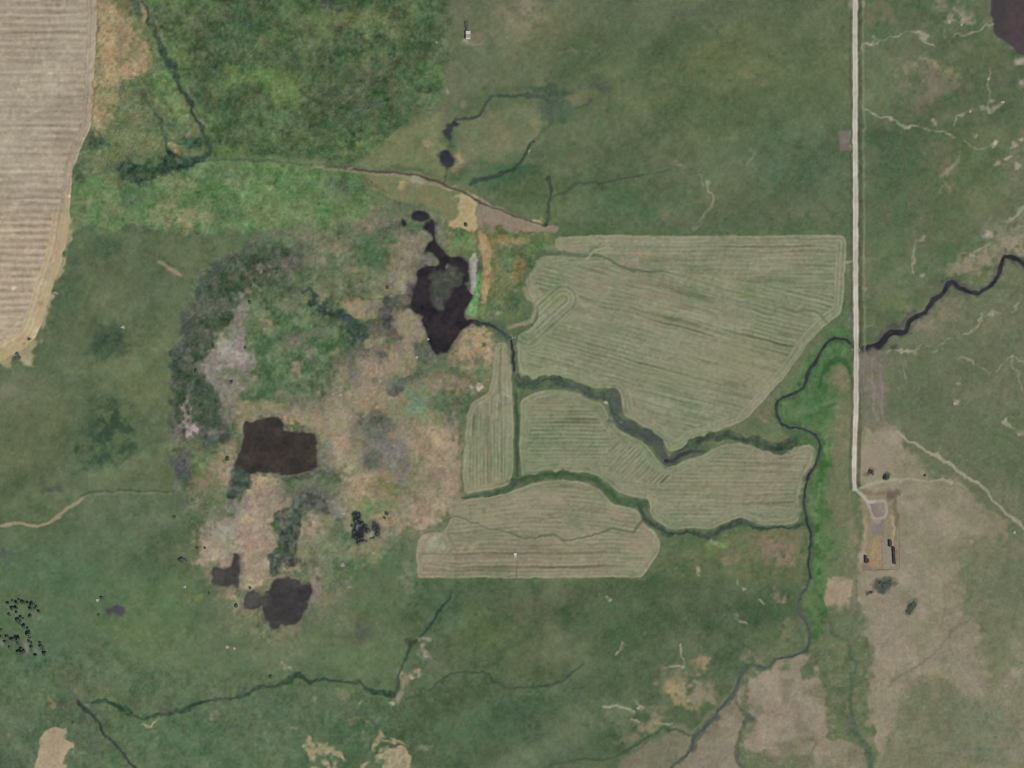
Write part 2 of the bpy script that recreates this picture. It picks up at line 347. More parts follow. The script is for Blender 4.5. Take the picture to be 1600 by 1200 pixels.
P([(1170, 1180), (1250, 1175), (1275, 1170), (1270, 1240), (1160, 1240)], ((118, 116, 94), (104, 110, 84), 'D', .9), f=8, w=(5, 2))
P([(1272, 1168), (1300, 1152), (1328, 1160), (1345, 1180), (1350, 1240), (1268, 1240)], ((142, 130, 106), (126, 120, 98), 'C', .8), f=6, w=(5, 2))
P([(1268, 1030), (1280, 1000), (1340, 990), (1356, 1020), (1354, 1060), (1345, 1095), (1345, 1140), (1362, 1180), (1370, 1250), (1352, 1250), (1342, 1175), (1325, 1155), (1300, 1148), (1294, 1100), (1275, 1060)],
  ((92, 107, 76), (106, 113, 84), 'D', .8), f=8, w=(8, 4))
S([(1328, 1010), (1330, 1050), (1331, 1100), (1335, 1140), (1352, 1170), (1362, 1210)], [3, 5, 3, 3, 5, 6], (70, 96, 70), f=4, o=.75)
B(1328, 1127, 8, 8, (96, 100, 92), .7); B(1325, 1040, 6, 8, (110, 128, 100), .7); B(1332, 1003, 5, 5, (120, 104, 92), .7)
S([(1262, 960), (1285, 960), (1298, 968), (1308, 990), (1326, 1000)], 2.5, (76, 92, 66), f=3, o=.7)
# creek flat beside the road
P([(1225, 610), (1260, 560), (1290, 530), (1318, 500), (1328, 490), (1334, 540), (1332, 620), (1306, 650), (1297, 700), (1294, 780), (1300, 860), (1304, 920), (1296, 972), (1270, 1005), (1255, 960), (1262, 880), (1265, 800), (1270, 720), (1240, 690), (1210, 650)],
  ((70, 106, 62), (86, 112, 72), 'D', .9), f=6, w=(4, 2))
P([(1296, 650), (1334, 600), (1336, 770), (1342, 900), (1338, 960), (1318, 930), (1306, 860), (1298, 780)], ((112, 115, 88), (98, 109, 78), 'D', .8), f=6, w=(4, 2))
for x, y, rx, ry, c, o in [(1311, 590, 17, 19, (114, 117, 88), 1), (1305, 640, 14, 20, (112, 110, 86), .6), (1318, 680, 15, 34, (120, 116, 92), .9),
                           (1290, 700, 8, 38, (88, 122, 74), .7), (1294, 705, 5, 14, (112, 128, 80), .5), (1282, 770, 8, 60, (62, 104, 58), .8),
                           (1285, 860, 9, 60, (74, 112, 68), .7), (1300, 560, 25, 15, (66, 108, 62), .8), (1255, 630, 22, 24, (74, 112, 72), .7),
                           (1275, 580, 12, 25, (70, 112, 64), .7), (1320, 790, 10, 40, (116, 114, 86), .6), (1310, 850, 14, 22, (96, 118, 80), .6),
                           (1330, 850, 6, 60, (134, 124, 98), .5), (1230, 660, 20, 18, (84, 112, 72), .6), (1195, 640, 22, 14, (112, 110, 82), .7),
                           (1190, 660, 22, 12, (88, 104, 72), .5), (1325, 500, 9, 14, (112, 104, 102), .8), (1300, 520, 16, 12, (70, 116, 62), .7),
                           (1190, 655, 9, 8, (142, 116, 98), .6), (1215, 675, 24, 10, (84, 118, 72), .6)]:
    B(x, y, rx, ry, c, o, w=(4, 3), ns=('E', .3))
# wet ground south of the hay
P([(1045, 850), (1090, 850), (1110, 845), (1200, 828), (1256, 822), (1258, 880), (1250, 905), (1170, 900), (1060, 900), (1030, 880)], ((104, 110, 80), (80, 102, 66), 'C', 1.0), f=5, w=(3, 2))
for x, y, rx, ry, c, o in [(1120, 850, 16, 9, (108, 142, 78), .8), (1105, 865, 18, 8, (84, 124, 66), .7), (1065, 885, 30, 14, (66, 92, 58), .8), (1050, 860, 20, 12, (66, 92, 62), .7),
                           (1195, 845, 34, 13, (128, 113, 90), .95), (1218, 868, 46, 17, (134, 115, 93), 1), (1230, 840, 25, 10, (118, 112, 84), .5), (1140, 882, 18, 7, (134, 114, 94), .7),
                           (1170, 880, 20, 10, (104, 108, 78), .5), (1215, 932, 16, 8, (140, 120, 102), .8), (1245, 880, 14, 18, (116, 112, 84), .5), (1180, 900, 40, 8, (110, 106, 78), .5),
                           (1090, 890, 14, 8, (112, 106, 80), .4), (1225, 950, 25, 6, (66, 104, 58), .6), (1228, 985, 18, 16, (112, 116, 84), .7), (1226, 995, 10, 8, (126, 118, 92), .6)]:
    B(x, y, rx, ry, c, o, w=(4, 3), ns=('E', .35))
for pts in ([(1152, 908), (1158, 918), (1165, 926)], [(1185, 940), (1193, 945)], [(1148, 962), (1158, 970), (1168, 978)], [(1090, 885), (1093, 898)],
            [(975, 1000), (973, 1010), (968, 1018)], [(950, 935), (951, 942)], [(1060, 1005), (1065, 1020), (1069, 1035), (1067, 1042), (1055, 1040), (1042, 1043)],
            [(945, 1107), (970, 1108), (990, 1112)], [(985, 1122), (1000, 1126)], [(1020, 1133), (1045, 1134)]):
    S(pts, 1.7, (158, 152, 130), f=2, o=.85, w=(2, 1.5), ns=('E', .3))
B(996, 1106, 4, 4, (158, 148, 118), .9)
# north-west flat between the stubble and the meadow
P([(150, -120), (190, -120), (215, 0), (228, 20), (250, 70), (262, 100), (282, 137), (300, 178), (322, 225), (320, 250), (200, 285), (110, 300), (112, 270), (143, 200), (150, 60)],
  ((108, 117, 82), (88, 106, 72), 'D', 1.0), f=4, w=(3, 2), sm=False)
P([(150, -40), (178, -20), (182, 18), (206, 32), (216, 60), (224, 90), (218, 112), (200, 126), (196, 150), (172, 176), (166, 200), (146, 212), (143, 150)],
  ((168, 146, 108), (128, 120, 84), 'D', .9), f=7, w=(5, 4))
for x, y, rx, ry, c, o in [(165, 60, 10, 14, (184, 160, 116), .7), (172, 85, 10, 16, (178, 154, 110), .7), (200, 50, 14, 10, (150, 124, 96), .5), (190, 65, 6, 16, (136, 112, 86), .5),
                           (215, 95, 10, 9, (158, 128, 100), .7), (200, 108, 14, 9, (172, 142, 112), .6), (152, 130, 5, 8, (190, 160, 112), .8), (170, 175, 14, 9, (160, 140, 104), .7),
                           (150, 185, 6, 20, (170, 146, 108), .7), (200, 10, 18, 14, (112, 104, 74), .7), (222, 22, 10, 14, (148, 130, 94), .7), (194, 139, 6, 8, (78, 86, 68), .8),
                           (260, 130, 22, 25, (100, 130, 80), .8), (275, 150, 16, 22, (98, 130, 82), .7), (245, 95, 14, 22, (84, 116, 78), .7), (225, 125, 14, 14, (80, 104, 72), .7),
                           (230, 150, 22, 18, (96, 108, 78), .5), (205, 170, 12, 20, (112, 118, 84), .5), (220, 185, 6, 10, (142, 126, 98), .6), (230, 165, 6, 20, (108, 102, 80), .4),
                           (210, 210, 30, 20, (106, 120, 82), .5), (215, 228, 32, 5, (146, 132, 98), .75), (240, 215, 14, 14, (120, 124, 86), .5), (262, 200, 12, 14, (68, 100, 64), .7),
                           (285, 195, 12, 14, (78, 112, 72), .6), (300, 225, 18, 14, (66, 98, 68), .75), (295, 213, 11, 6, (158, 128, 106), .9), (280, 242, 7, 10, (176, 146, 104), .9),
                           (272, 232, 3, 5, (170, 150, 118), .7), (150, 215, 12, 14, (70, 94, 70), .8), (132, 245, 12, 25, (80, 104, 76), .7), (125, 280, 14, 25, (96, 112, 82), .5),
                           (165, 240, 22, 14, (106, 116, 80), .6), (240, 245, 40, 7, (80, 110, 76), .6), (175, 150, 20, 8, (134, 128, 90), .5)]:
    B(x, y, rx, ry, c, o, w=(3, 3), ns=('E', .3))
# bright band of wet meadow
P([(112, 300), (130, 268), (190, 290), (322, 248), (440, 252), (540, 264), (580, 290), (620, 320), (600, 345), (560, 370), (480, 372), (330, 365), (112, 366)],
  ((86, 118, 74), (104, 124, 84), 'C', 1.0), f=7, w=(4, 3))
for x, y, rx, ry, c, o in [(195, 268, 34, 16, (62, 86, 64), .85), (215, 262, 25, 10, (58, 82, 66), .7), (250, 258, 35, 5, (70, 100, 72), .7), (300, 250, 25, 8, (76, 100, 74), .6),
                           (275, 340, 50, 20, (132, 132, 98), .75), (300, 345, 30, 14, (124, 128, 92), .6), (290, 348, 14, 8, (142, 132, 104), .5), (290, 290, 30, 10, (136, 132, 98), .6),
                           (370, 285, 30, 10, (126, 130, 96), .6), (350, 270, 40, 10, (84, 110, 74), .5), (420, 290, 60, 35, (98, 130, 78), .6), (430, 340, 40, 25, (102, 130, 78), .7),
                           (480, 320, 45, 30, (88, 120, 74), .6), (540, 292, 30, 10, (74, 88, 76), .7), (520, 300, 40, 18, (82, 108, 74), .5), (560, 285, 18, 10, (96, 124, 84), .5),
                           (205, 310, 35, 25, (72, 104, 72), .7), (220, 340, 25, 14, (76, 106, 74), .6), (175, 325, 14, 18, (124, 118, 88), .5), (150, 310, 14, 30, (92, 122, 74), .6),
                           (125, 340, 10, 25, (108, 112, 84), .5), (360, 335, 28, 16, (76, 106, 72), .6), (390, 310, 28, 25, (98, 130, 80), .5), (310, 275, 35, 14, (96, 122, 80), .5),
                           (600, 300, 18, 12, (90, 100, 78), .5), (250, 300, 30, 14, (86, 112, 76), .5), (570, 325, 40, 20, (86, 114, 72), .6)]:
    B(x, y, rx, ry, c, o, w=(5, 4), ns=('E', .35))
P([(108, 362), (330, 364), (335, 372), (108, 372)], (78, 98, 72), f=6, o=.7, sm=False)
for x, y, rx, ry, c, o in [(165, 388, 25, 14, (68, 90, 72), .8), (130, 385, 18, 12, (78, 104, 76), .5), (220, 365, 40, 6, (74, 92, 70), .7), (118, 388, 8, 6, (112, 122, 88), .5),
                           (300, 385, 50, 22, (94, 108, 74), .7), (345, 390, 25, 18, (96, 112, 78), .6), (110, 440, 12, 60, (72, 94, 72), .7), (90, 480, 12, 25, (72, 96, 74), .6),
                           (180, 430, 50, 18, (96, 104, 74), .5), (165, 470, 30, 16, (104, 106, 80), .45), (240, 440, 50, 25, (80, 102, 74), .5), (165, 532, 34, 24, (58, 80, 64), .9),
                           (175, 535, 22, 14, (52, 74, 62), .8), (150, 530, 14, 12, (66, 88, 70), .6), (205, 545, 25, 22, (98, 108, 76), .6), (250, 520, 40, 40, (92, 108, 74), .5),
                           (175, 575, 50, 12, (96, 108, 76), .6), (100, 540, 40, 30, (82, 98, 72), .5), (30, 590, 40, 20, (98, 108, 82), .5), (165, 650, 40, 35, (62, 88, 64), .75),
                           (180, 640, 35, 30, (66, 90, 70), .7), (140, 690, 28, 35, (58, 80, 66), .85), (150, 710, 30, 16, (58, 82, 64), .7), (195, 700, 35, 18, (66, 86, 64), .6),
                           (135, 730, 20, 8, (58, 84, 68), .8), (220, 690, 18, 18, (78, 96, 66), .6), (205, 725, 25, 12, (92, 98, 76), .55), (225, 710, 18, 10, (86, 112, 74), .5),
                           (72, 760, 18, 10, (74, 78, 74), .8), (110, 745, 25, 12, (84, 98, 78), .5), (5, 865, 14, 18, (74, 88, 78), .8), (205, 808, 12, 6, (98, 98, 80), .5)]:
    B(x, y, rx, ry, c, o, w=(4, 3), ns=('E', .25))
# two-track to the marsh
S([(-20, 823), (0, 822), (30, 819), (62, 823), (82, 812), (105, 796), (128, 778)], 2.6, (150, 138, 110), f=1.6, o=.9, w=(1, 1))
S([(128, 778), (150, 773), (200, 770), (265, 769)], 1.5, (112, 122, 92), f=2, o=.7, w=(1, 1)); S([(125, 774), (150, 768), (200, 766), (262, 767)], 1.3, (66, 84, 64), f=1.8, o=.75, w=(1, 1))
S([(152, 410), (200, 398), (235, 402), (262, 412)], 2, (108, 112, 88), f=4, o=.4); S([(246, 410), (258, 414), (268, 421), (282, 428)], [1.5, 3, 4, 2], (150, 130, 100), f=2.2, o=.9)
S([(235, 398), (262, 408), (285, 420), (298, 432)], 1.3, (80, 86, 66), f=2, o=.6); S([(283, 425), (305, 440), (318, 445)], 2, (112, 108, 84), f=3, o=.5)

B(1311, 588, 14, 15, (116, 117, 90), .9); S([(1286, 580), (1296, 566), (1312, 560), (1326, 570), (1331, 595)], 3, (60, 102, 58), f=4, o=.7); S([(1280, 625), (1300, 618), (1318, 622)], 3, (64, 104, 60), f=4, o=.5)
P([(178, 262), (200, 248), (232, 256), (268, 250), (300, 246), (322, 250), (300, 262), (250, 268), (222, 286), (190, 284)], ((58, 84, 62), (72, 98, 70), 'E', .9), f=5, o=.85, w=(4, 3))
P([(244, 70), (258, 78), (272, 98), (282, 112), (284, 132), (272, 120), (256, 104), (246, 88)], ((60, 86, 66), (72, 96, 68), 'E', .9), f=4, o=.8, w=(3, 2))

P([(238, 112), (250, 104), (264, 112), (276, 132), (286, 165), (284, 188), (266, 190), (250, 176), (238, 150)], ((94, 122, 76), (108, 132, 86), 'E', .9), f=4, o=.85, w=(3, 2))
P([(205, 168), (236, 158), (250, 190), (264, 218), (250, 236), (190, 232), (186, 208)], ((112, 119, 84), (100, 112, 80), 'D', .9), f=6, o=.6, w=(4, 2))
B(866, 141, 40, 8, (62, 84, 66), .9, w=(6, 3)); B(868, 166, 26, 18, (66, 88, 72), .85, w=(5, 3)); B(876, 184, 10, 12, (66, 92, 68), .7, w=(4, 2)); B(786, 282, 40, 9, (70, 100, 70), .7, w=(6, 3))
# ---------------------------------------------------------------- the marsh
P([(330, 410), (370, 385), (420, 372), (500, 362), (560, 340), (600, 310), (650, 325), (720, 360), (748, 400), (748, 520), (790, 540), (772, 560), (765, 600), (728, 640), (720, 700), (720, 770),
   (690, 815), (620, 845), (560, 900), (500, 980), (420, 1000), (370, 950), (300, 880), (318, 830), (280, 780), (266, 720), (270, 650), (276, 580), (296, 500), (310, 450)],
  ((92, 108, 80), (128, 120, 96), 'G', .9), f=7, w=(4, 3))
# dark sedge rim on the west
P([(330, 412), (365, 390), (420, 378), (450, 395), (420, 430), (390, 470), (350, 490), (330, 540), (310, 600), (330, 640), (350, 690), (310, 690), (276, 670), (272, 600), (284, 540), (298, 490), (312, 450)],
  ((66, 80, 68), (88, 92, 82), 'D', .9), f=6, w=(4, 3))
for x, y, rx, ry, c, o in [(345, 425, 30, 25, (62, 78, 68), .85), (395, 400, 35, 18, (72, 86, 70), .8), (430, 395, 40, 18, (76, 90, 74), .7), (300, 520, 18, 40, (68, 78, 72), .8),
                           (330, 470, 22, 25, (72, 80, 74), .8), (292, 590, 14, 30, (62, 78, 70), .8), (380, 440, 30, 30, (86, 92, 82), .6), (370, 400, 30, 10, (68, 84, 68), .6),
                           (345, 560, 30, 32, (150, 138, 126), .7), (320, 575, 16, 12, (146, 134, 124), .75), (360, 545, 25, 20, (156, 146, 132), .75), (375, 520, 18, 16, (152, 142, 130), .75),
                           (335, 590, 12, 8, (158, 146, 136), .6), (330, 552, 6, 5, (166, 158, 146), .8), (372, 560, 12, 6, (166, 152, 138), .7), (385, 470, 20, 16, (116, 114, 104), .7),
                           (355, 500, 22, 14, (124, 120, 110), .6), (375, 480, 14, 25, (120, 116, 106), .5), (310, 590, 20, 22, (78, 84, 76), .6), (355, 585, 16, 14, (86, 106, 76), .7),
                           (290, 645, 8, 22, (158, 140, 128), .85), (298, 668, 9, 12, (172, 160, 148), .85), (285, 630, 6, 12, (140, 122, 108), .7), (315, 640, 22, 22, (64, 82, 70), .85),
                           (330, 615, 16, 18, (70, 82, 74), .7), (330, 665, 18, 16, (92, 92, 88), .6), (345, 620, 12, 10, (146, 136, 122), .6), (355, 625, 18, 14, (126, 120, 106), .6),
                           (270, 660, 7, 25, (90, 94, 84), .6), (265, 640, 5, 20, (86, 106, 72), .5), (268, 700, 10, 14, (104, 128, 80), .6), (300, 700, 16, 18, (104, 104, 94), .6),
                           (280, 725, 14, 22, (78, 80, 84), .85), (270, 745, 8, 25, (104, 106, 102), .6), (310, 730, 14, 10, (92, 134, 78), .7), (300, 735, 16, 16, (84, 112, 72), .5),
                           (320, 750, 18, 12, (128, 110, 82), .7), (300, 760, 22, 18, (96, 100, 74), .6), (280, 780, 18, 22, (82, 92, 84), .7), (320, 720, 12, 14, (86, 116, 78), .6),
                           (345, 715, 10, 16, (116, 118, 88), .7), (335, 790, 18, 14, (80, 104, 72), .6), (300, 820, 25, 20, (88, 108, 74), .6), (350, 740, 12, 18, (148, 128, 102), .7)]:
    B(x, y, rx, ry, c, o, w=(5, 4), ns=('E', .4))
# green interior and dark channel
P([(430, 420), (480, 430), (500, 470), (560, 500), (575, 540), (540, 560), (500, 560), (470, 590), (430, 610), (400, 640), (370, 620), (380, 560), (390, 500), (400, 450)],
  ((74, 102, 68), (94, 112, 80), 'D', .9), f=12, w=(5, 4), o=.85)
for x, y, rx, ry, c, o in [(450, 385, 40, 20, (84, 106, 74), .6), (420, 380, 30, 12, (70, 98, 70), .5), (500, 365, 30, 14, (104, 112, 88), .6), (465, 370, 30, 14, (112, 114, 94), .5),
                           (530, 380, 25, 20, (112, 114, 92), .6), (580, 390, 30, 30, (74, 106, 72), .8), (590, 420, 25, 20, (72, 100, 74), .7), (560, 420, 40, 20, (102, 114, 88), .6),
                           (545, 445, 35, 14, (126, 126, 98), .75), (510, 440, 25, 14, (98, 114, 80), .6), (450, 440, 40, 18, (92, 98, 86), .6), (440, 410, 30, 18, (92, 94, 84), .6),
                           (480, 405, 35, 14, (98, 102, 86), .5), (410, 425, 10, 8, (156, 136, 120), .7), (402, 438, 8, 10, (100, 90, 78), .6), (405, 450, 18, 5, (138, 126, 112), .7),
                           (440, 444, 14, 6, (72, 90, 70), .7), (415, 470, 25, 20, (92, 110, 80), .5), (420, 508, 8, 10, (144, 134, 108), .7), (435, 520, 12, 8, (128, 122, 98), .5),
                           (470, 540, 40, 25, (92, 104, 82), .5), (480, 520, 30, 25, (80, 110, 76), .6), (450, 560, 30, 20, (86, 92, 82), .7), (470, 575, 22, 25, (96, 96, 90), .6),
                           (420, 580, 25, 25, (78, 106, 70), .7), (460, 575, 14, 12, (162, 138, 116), .75), (480, 560, 10, 8, (146, 132, 106), .6), (410, 545, 25, 20, (86, 106, 78), .5),
                           (390, 575, 18, 12, (104, 110, 84), .5), (445, 605, 25, 10, (80, 106, 72), .6), (430, 630, 40, 10, (84, 104, 72), .6), (460, 615, 20, 12, (96, 104, 82), .5)]:
    B(x, y, rx, ry, c, o, w=(5, 4), ns=('E', .4))
P([(625, 365), (665, 365), (672, 385), (655, 410), (645, 440), (636, 465), (605, 470), (600, 440), (605, 410)], ((142, 132, 108), (122, 120, 96), 'D', .8), f=6, w=(4, 3))
P([(535, 475), (560, 465), (605, 470), (595, 490), (570, 498), (540, 490)], ((150, 134, 102), (130, 128, 98), 'E', .8), f=5, w=(4, 3))
S([(475, 455), (490, 465), (505, 480), (525, 492), (545, 500), (560, 515), (570, 530)], [2, 4, 5, 5, 6, 9, 8], (52, 70, 66), f=4, o=.9, w=(4, 3))
B(555, 515, 18, 14, (50, 76, 62), .85, w=(5, 4)); B(560, 530, 16, 14, (56, 76, 62), .75); B(543, 500, 8, 4, (60, 74, 80), .7)
S([(537, 458), (560, 465), (590, 469), (625, 466)], 1.6, (78, 84, 70), f=2, o=.6)
S([(575, 505), (595, 495), (615, 480), (640, 470)], [8, 12, 10, 6], (88, 88, 80), f=7, o=.75, w=(5, 4), ns=('E', .6))
P([(628, 498), (642, 488), (654, 495), (658, 520), (662, 545), (650, 550), (638, 540), (632, 520)], ((138, 128, 104), (150, 134, 112), 'E', .8), f=4, w=(3, 2))
# tan flats
P([(470, 650), (500, 620), (540, 590), (580, 560), (640, 545), (660, 560), (655, 600), (700, 640), (715, 690), (718, 760), (690, 800), (640, 835), (590, 835), (540, 800), (530, 770), (540, 740), (510, 720), (505, 680)],
  ((158, 138, 110), (132, 122, 96), 'D', .9), f=9, w=(6, 4), o=.9)
P([(345, 640), (385, 640), (430, 640), (470, 655), (510, 690), (505, 660), (450, 635), (400, 625)], (150, 134, 106), f=5, o=.7)
for x, y, rx, ry, c, o in [(690, 690, 30, 22, (164, 140, 104), .75), (680, 720, 25, 22, (156, 132, 106), .6), (655, 690, 25, 10, (166, 146, 112), .6), (700, 740, 14, 35, (158, 136, 112), .7),
                           (650, 800, 40, 16, (156, 132, 110), .8), (625, 820, 30, 12, (162, 140, 110), .8), (680, 790, 22, 12, (152, 128, 114), .7), (560, 640, 20, 20, (148, 130, 102), .6),
                           (570, 625, 22, 12, (160, 136, 106), .7), (595, 610, 25, 14, (158, 138, 108), .6), (620, 560, 25, 12, (164, 138, 106), .75), (600, 575, 18, 10, (150, 128, 100), .6),
                           (580, 550, 25, 14, (128, 116, 96), .6), (545, 590, 20, 25, (126, 120, 98), .6), (525, 690, 14, 12, (162, 132, 106), .7), (540, 720, 12, 25, (152, 140, 108), .6),
                           (455, 660, 30, 7, (170, 144, 104), .7), (560, 770, 22, 18, (164, 138, 108), .75), (570, 755, 25, 10, (156, 136, 104), .6), (420, 770, 25, 22, (166, 146, 112), .9),
                           (410, 760, 18, 14, (172, 150, 116), .6), (440, 785, 14, 14, (158, 138, 112), .7),
                           (585, 670, 32, 24, (86, 90, 78), .85), (575, 655, 18, 12, (84, 92, 80), .7), (600, 665, 14, 18, (88, 94, 82), .7), (590, 700, 22, 14, (98, 94, 88), .8),
                           (605, 705, 28, 18, (122, 116, 112), .9), (595, 725, 22, 18, (112, 108, 104), .8), (580, 730, 12, 14, (88, 98, 84), .6), (620, 730, 18, 14, (112, 108, 98), .7),
                           (630, 750, 12, 18, (124, 120, 114), .8), (635, 765, 8, 8, (136, 130, 124), .6), (575, 700, 8, 8, (92, 108, 76), .5), (550, 665, 12, 14, (112, 110, 86), .6),
                           (640, 735, 10, 18, (106, 112, 84), .6), (610, 765, 25, 12, (116, 114, 76), .8), (620, 766, 8, 6, (104, 122, 68), .6), (630, 775, 20, 12, (102, 108, 84), .7),
                           (600, 790, 16, 12, (112, 126, 88), .7), (580, 800, 16, 12, (104, 128, 86), .8), (572, 793, 8, 6, (100, 136, 88), .6), (595, 808, 14, 8, (110, 126, 86), .6),
                           (655, 630, 14, 18, (92, 138, 96), .7), (660, 622, 25, 18, (88, 116, 84), .7), (640, 650, 25, 14, (104, 116, 88), .7), (620, 640, 18, 14, (112, 118, 92), .6),
                           (625, 610, 18, 8, (84, 84, 78), .8), (612, 602, 10, 6, (92, 90, 84), .7), (690, 605, 12, 8, (96, 106, 80), .6), (680, 625, 10, 25, (126, 112, 90), .5),
                           (705, 625, 9, 14, (84, 116, 82), .7), (688, 660, 8, 14, (78, 104, 80), .7), (707, 660, 9, 18, (138, 124, 116), .85), (697, 675, 8, 10, (92, 84, 76), .6),
                           (715, 685, 8, 14, (96, 100, 86), .7), (720, 720, 10, 25, (112, 112, 86), .6), (690, 745, 8, 12, (120, 102, 90), .5), (665, 730, 18, 10, (140, 124, 98), .5),
                           (510, 600, 14, 22, (108, 112, 92), .6), (490, 625, 30, 14, (92, 104, 80), .7), (480, 640, 18, 8, (124, 122, 100), .6), (500, 640, 14, 14, (118, 116, 96), .5),
                           (530, 620, 16, 20, (84, 102, 74), .7), (515, 640, 14, 14, (142, 130, 102), .6), (465, 640, 20, 10, (110, 106, 92), .6), (430, 645, 30, 6, (132, 124, 104), .5),
                           (555, 590, 12, 14, (148, 132, 104), .5), (645, 580, 10, 16, (74, 78, 68), .7), (660, 570, 12, 25, (92, 104, 80), .6), (676, 580, 18, 25, (120, 124, 92), .6),
                           (690, 555, 14, 14, (96, 116, 80), .6), (720, 540, 14, 25, (150, 126, 100), .7), (735, 550, 14, 20, (168, 140, 106), .8), (745, 535, 14, 14, (164, 142, 108), .8),
                           (755, 522, 10, 9, (170, 152, 112), .8), (765, 560, 9, 14, (108, 116, 84), .7), (750, 580, 12, 22, (92, 112, 74), .7), (730, 590, 14, 14, (136, 116, 92), .6),
                           (700, 590, 20, 14, (142, 128, 98), .6), (760, 600, 12, 10, (150, 112, 78), .7), (742, 606, 10, 6, (178, 156, 142), .85), (720, 615, 12, 10, (108, 112, 82), .5),
                           (735, 625, 8, 12, (70, 104, 72), .7), (710, 545, 10, 14, (86, 106, 74), .7), (660, 548, 9, 10, (86, 92, 82), .8), (645, 545, 14, 10, (84, 86, 74), .7),
                           (620, 535, 18, 8, (92, 84, 72), .7), (600, 530, 14, 10, (112, 108, 86), .5), (585, 520, 18, 14, (98, 92, 80), .6), (610, 505, 10, 14, (62, 66, 70), .7),
                           (650, 475, 20, 8, (92, 86, 72), .6), (560, 560, 25, 10, (92, 92, 82), .5), (500, 580, 20, 18, (98, 98, 92), .6), (540, 560, 20, 14, (96, 96, 86), .5)]:
    B(x, y, rx, ry, c, o, w=(5, 4), ns=('E', .4))
# north rim of the pond
for x, y, rx, ry, c, o in [(605, 325, 25, 18, (84, 98, 78), .8), (625, 320, 25, 10, (76, 106, 72), .7), (645, 355, 25, 10, (86, 116, 76), .7), (600, 350, 25, 20, (92, 98, 84), .6),
                           (625, 365, 25, 10, (108, 112, 90), .6), (710, 355, 14, 12, (84, 110, 70), .8), (720, 375, 25, 18, (96, 128, 76), .9), (735, 395, 14, 10, (84, 122, 74), .8),
                           (705, 385, 16, 10, (102, 124, 80), .7), (698, 380, 8, 8, (150, 116, 92), .5), (692, 378, 4, 8, (140, 138, 128), .6), (688, 362, 5, 14, (128, 126, 112), .6),
                           (670, 385, 10, 12, (118, 116, 108), .8), (672, 410, 12, 10, (104, 100, 100), .8), (664, 400, 8, 8, (122, 116, 108), .5), (640, 335, 25, 8, (82, 100, 72), .6),
                           (740, 375, 7, 8, (126, 122, 82), .5), (700, 545, 10, 7, (70, 88, 66), .6), (650, 515, 6, 20, (104, 110, 84), .5), (715, 545, 12, 6, (88, 104, 78), .6)]:
    B(x, y, rx, ry, c, o, w=(3, 3), ns=('E', .3))
# lower marsh
P([(330, 830), (360, 800), (385, 770), (410, 750), (440, 760), (445, 800), (430, 860), (425, 900), (400, 925), (370, 920), (340, 885), (300, 880), (310, 850)],
  ((160, 140, 114), (138, 124, 104), 'D', .9), f=7, w=(5, 4))
for x, y, rx, ry, c, o in [(345, 835, 25, 20, (140, 132, 118), .8), (330, 845, 22, 14, (150, 136, 116), .6), (360, 815, 18, 14, (148, 136, 118), .6), (395, 835, 22, 25, (156, 130, 112), .7),
                           (375, 870, 25, 14, (160, 136, 112), .6), (400, 890, 18, 18, (150, 122, 104), .7), (405, 905, 20, 7, (170, 146, 124), .7), (395, 915, 18, 5, (180, 162, 128), .6),
                           (320, 870, 22, 14, (160, 142, 114), .7), (350, 870, 25, 9, (164, 138, 110), .5), (440, 865, 16, 8, (170, 154, 122), .8), (450, 845, 12, 14, (140, 130, 118), .7),
                           (470, 850, 35, 25, (148, 132, 108), .7), (490, 820, 25, 20, (158, 134, 108), .7), (470, 890, 40, 20, (116, 120, 94), .8), (490, 870, 30, 20, (124, 122, 98), .6),
                           (520, 860, 25, 14, (112, 118, 90), .7), (450, 895, 16, 7, (158, 142, 110), .7), (495, 910, 9, 9, (164, 148, 132), .8), (490, 930, 10, 25, (138, 124, 112), .8),
                           (480, 955, 12, 14, (128, 120, 108), .6), (415, 765, 14, 7, (142, 140, 110), .5), (405, 785, 10, 4, (112, 108, 102), .7), (360, 780, 18, 12, (84, 106, 78), .8),
                           (340, 800, 25, 14, (92, 108, 78), .6), (390, 755, 12, 14, (106, 124, 86), .6), (355, 745, 10, 14, (164, 140, 110), .6), (385, 800, 18, 14, (168, 150, 120), .7),
                           (470, 770, 35, 25, (100, 106, 88), .8), (480, 740, 25, 12, (98, 98, 92), .8), (505, 710, 10, 25, (112, 108, 102), .8), (475, 755, 25, 18, (92, 100, 84), .7),
                           (455, 750, 12, 8, (70, 96, 66), .8), (475, 780, 25, 10, (72, 78, 72), .8), (490, 785, 25, 14, (104, 104, 96), .6), (500, 805, 14, 12, (92, 116, 92), .6),
                           (515, 790, 14, 18, (122, 118, 110), .7), (525, 810, 14, 12, (130, 124, 114), .5), (460, 765, 14, 10, (104, 112, 82), .5), (535, 802, 6, 5, (186, 164, 148), .7),
                           (530, 770, 12, 12, (146, 138, 108), .5), (480, 800, 18, 8, (92, 96, 84), .6), (440, 830, 10, 20, (86, 100, 80), .6)]:
    B(x, y, rx, ry, c, o, w=(4, 4), ns=('E', .4))
P([(427, 815), (438, 795), (455, 790), (468, 800), (466, 825), (460, 845), (462, 880), (448, 888), (442, 880), (432, 900), (425, 895), (421, 875), (430, 855), (440, 845), (432, 830)],
  ((78, 84, 76), (92, 98, 84), 'E', .9), f=4, w=(2, 2), o=.9)
B(432, 822, 7, 12, (74, 106, 70), .7); B(437, 860, 10, 8, (72, 98, 70), .6); B(455, 862, 8, 10, (80, 104, 72), .6); B(425, 875, 5, 12, (58, 74, 66), .7); B(460, 835, 6, 10, (86, 110, 80), .4)
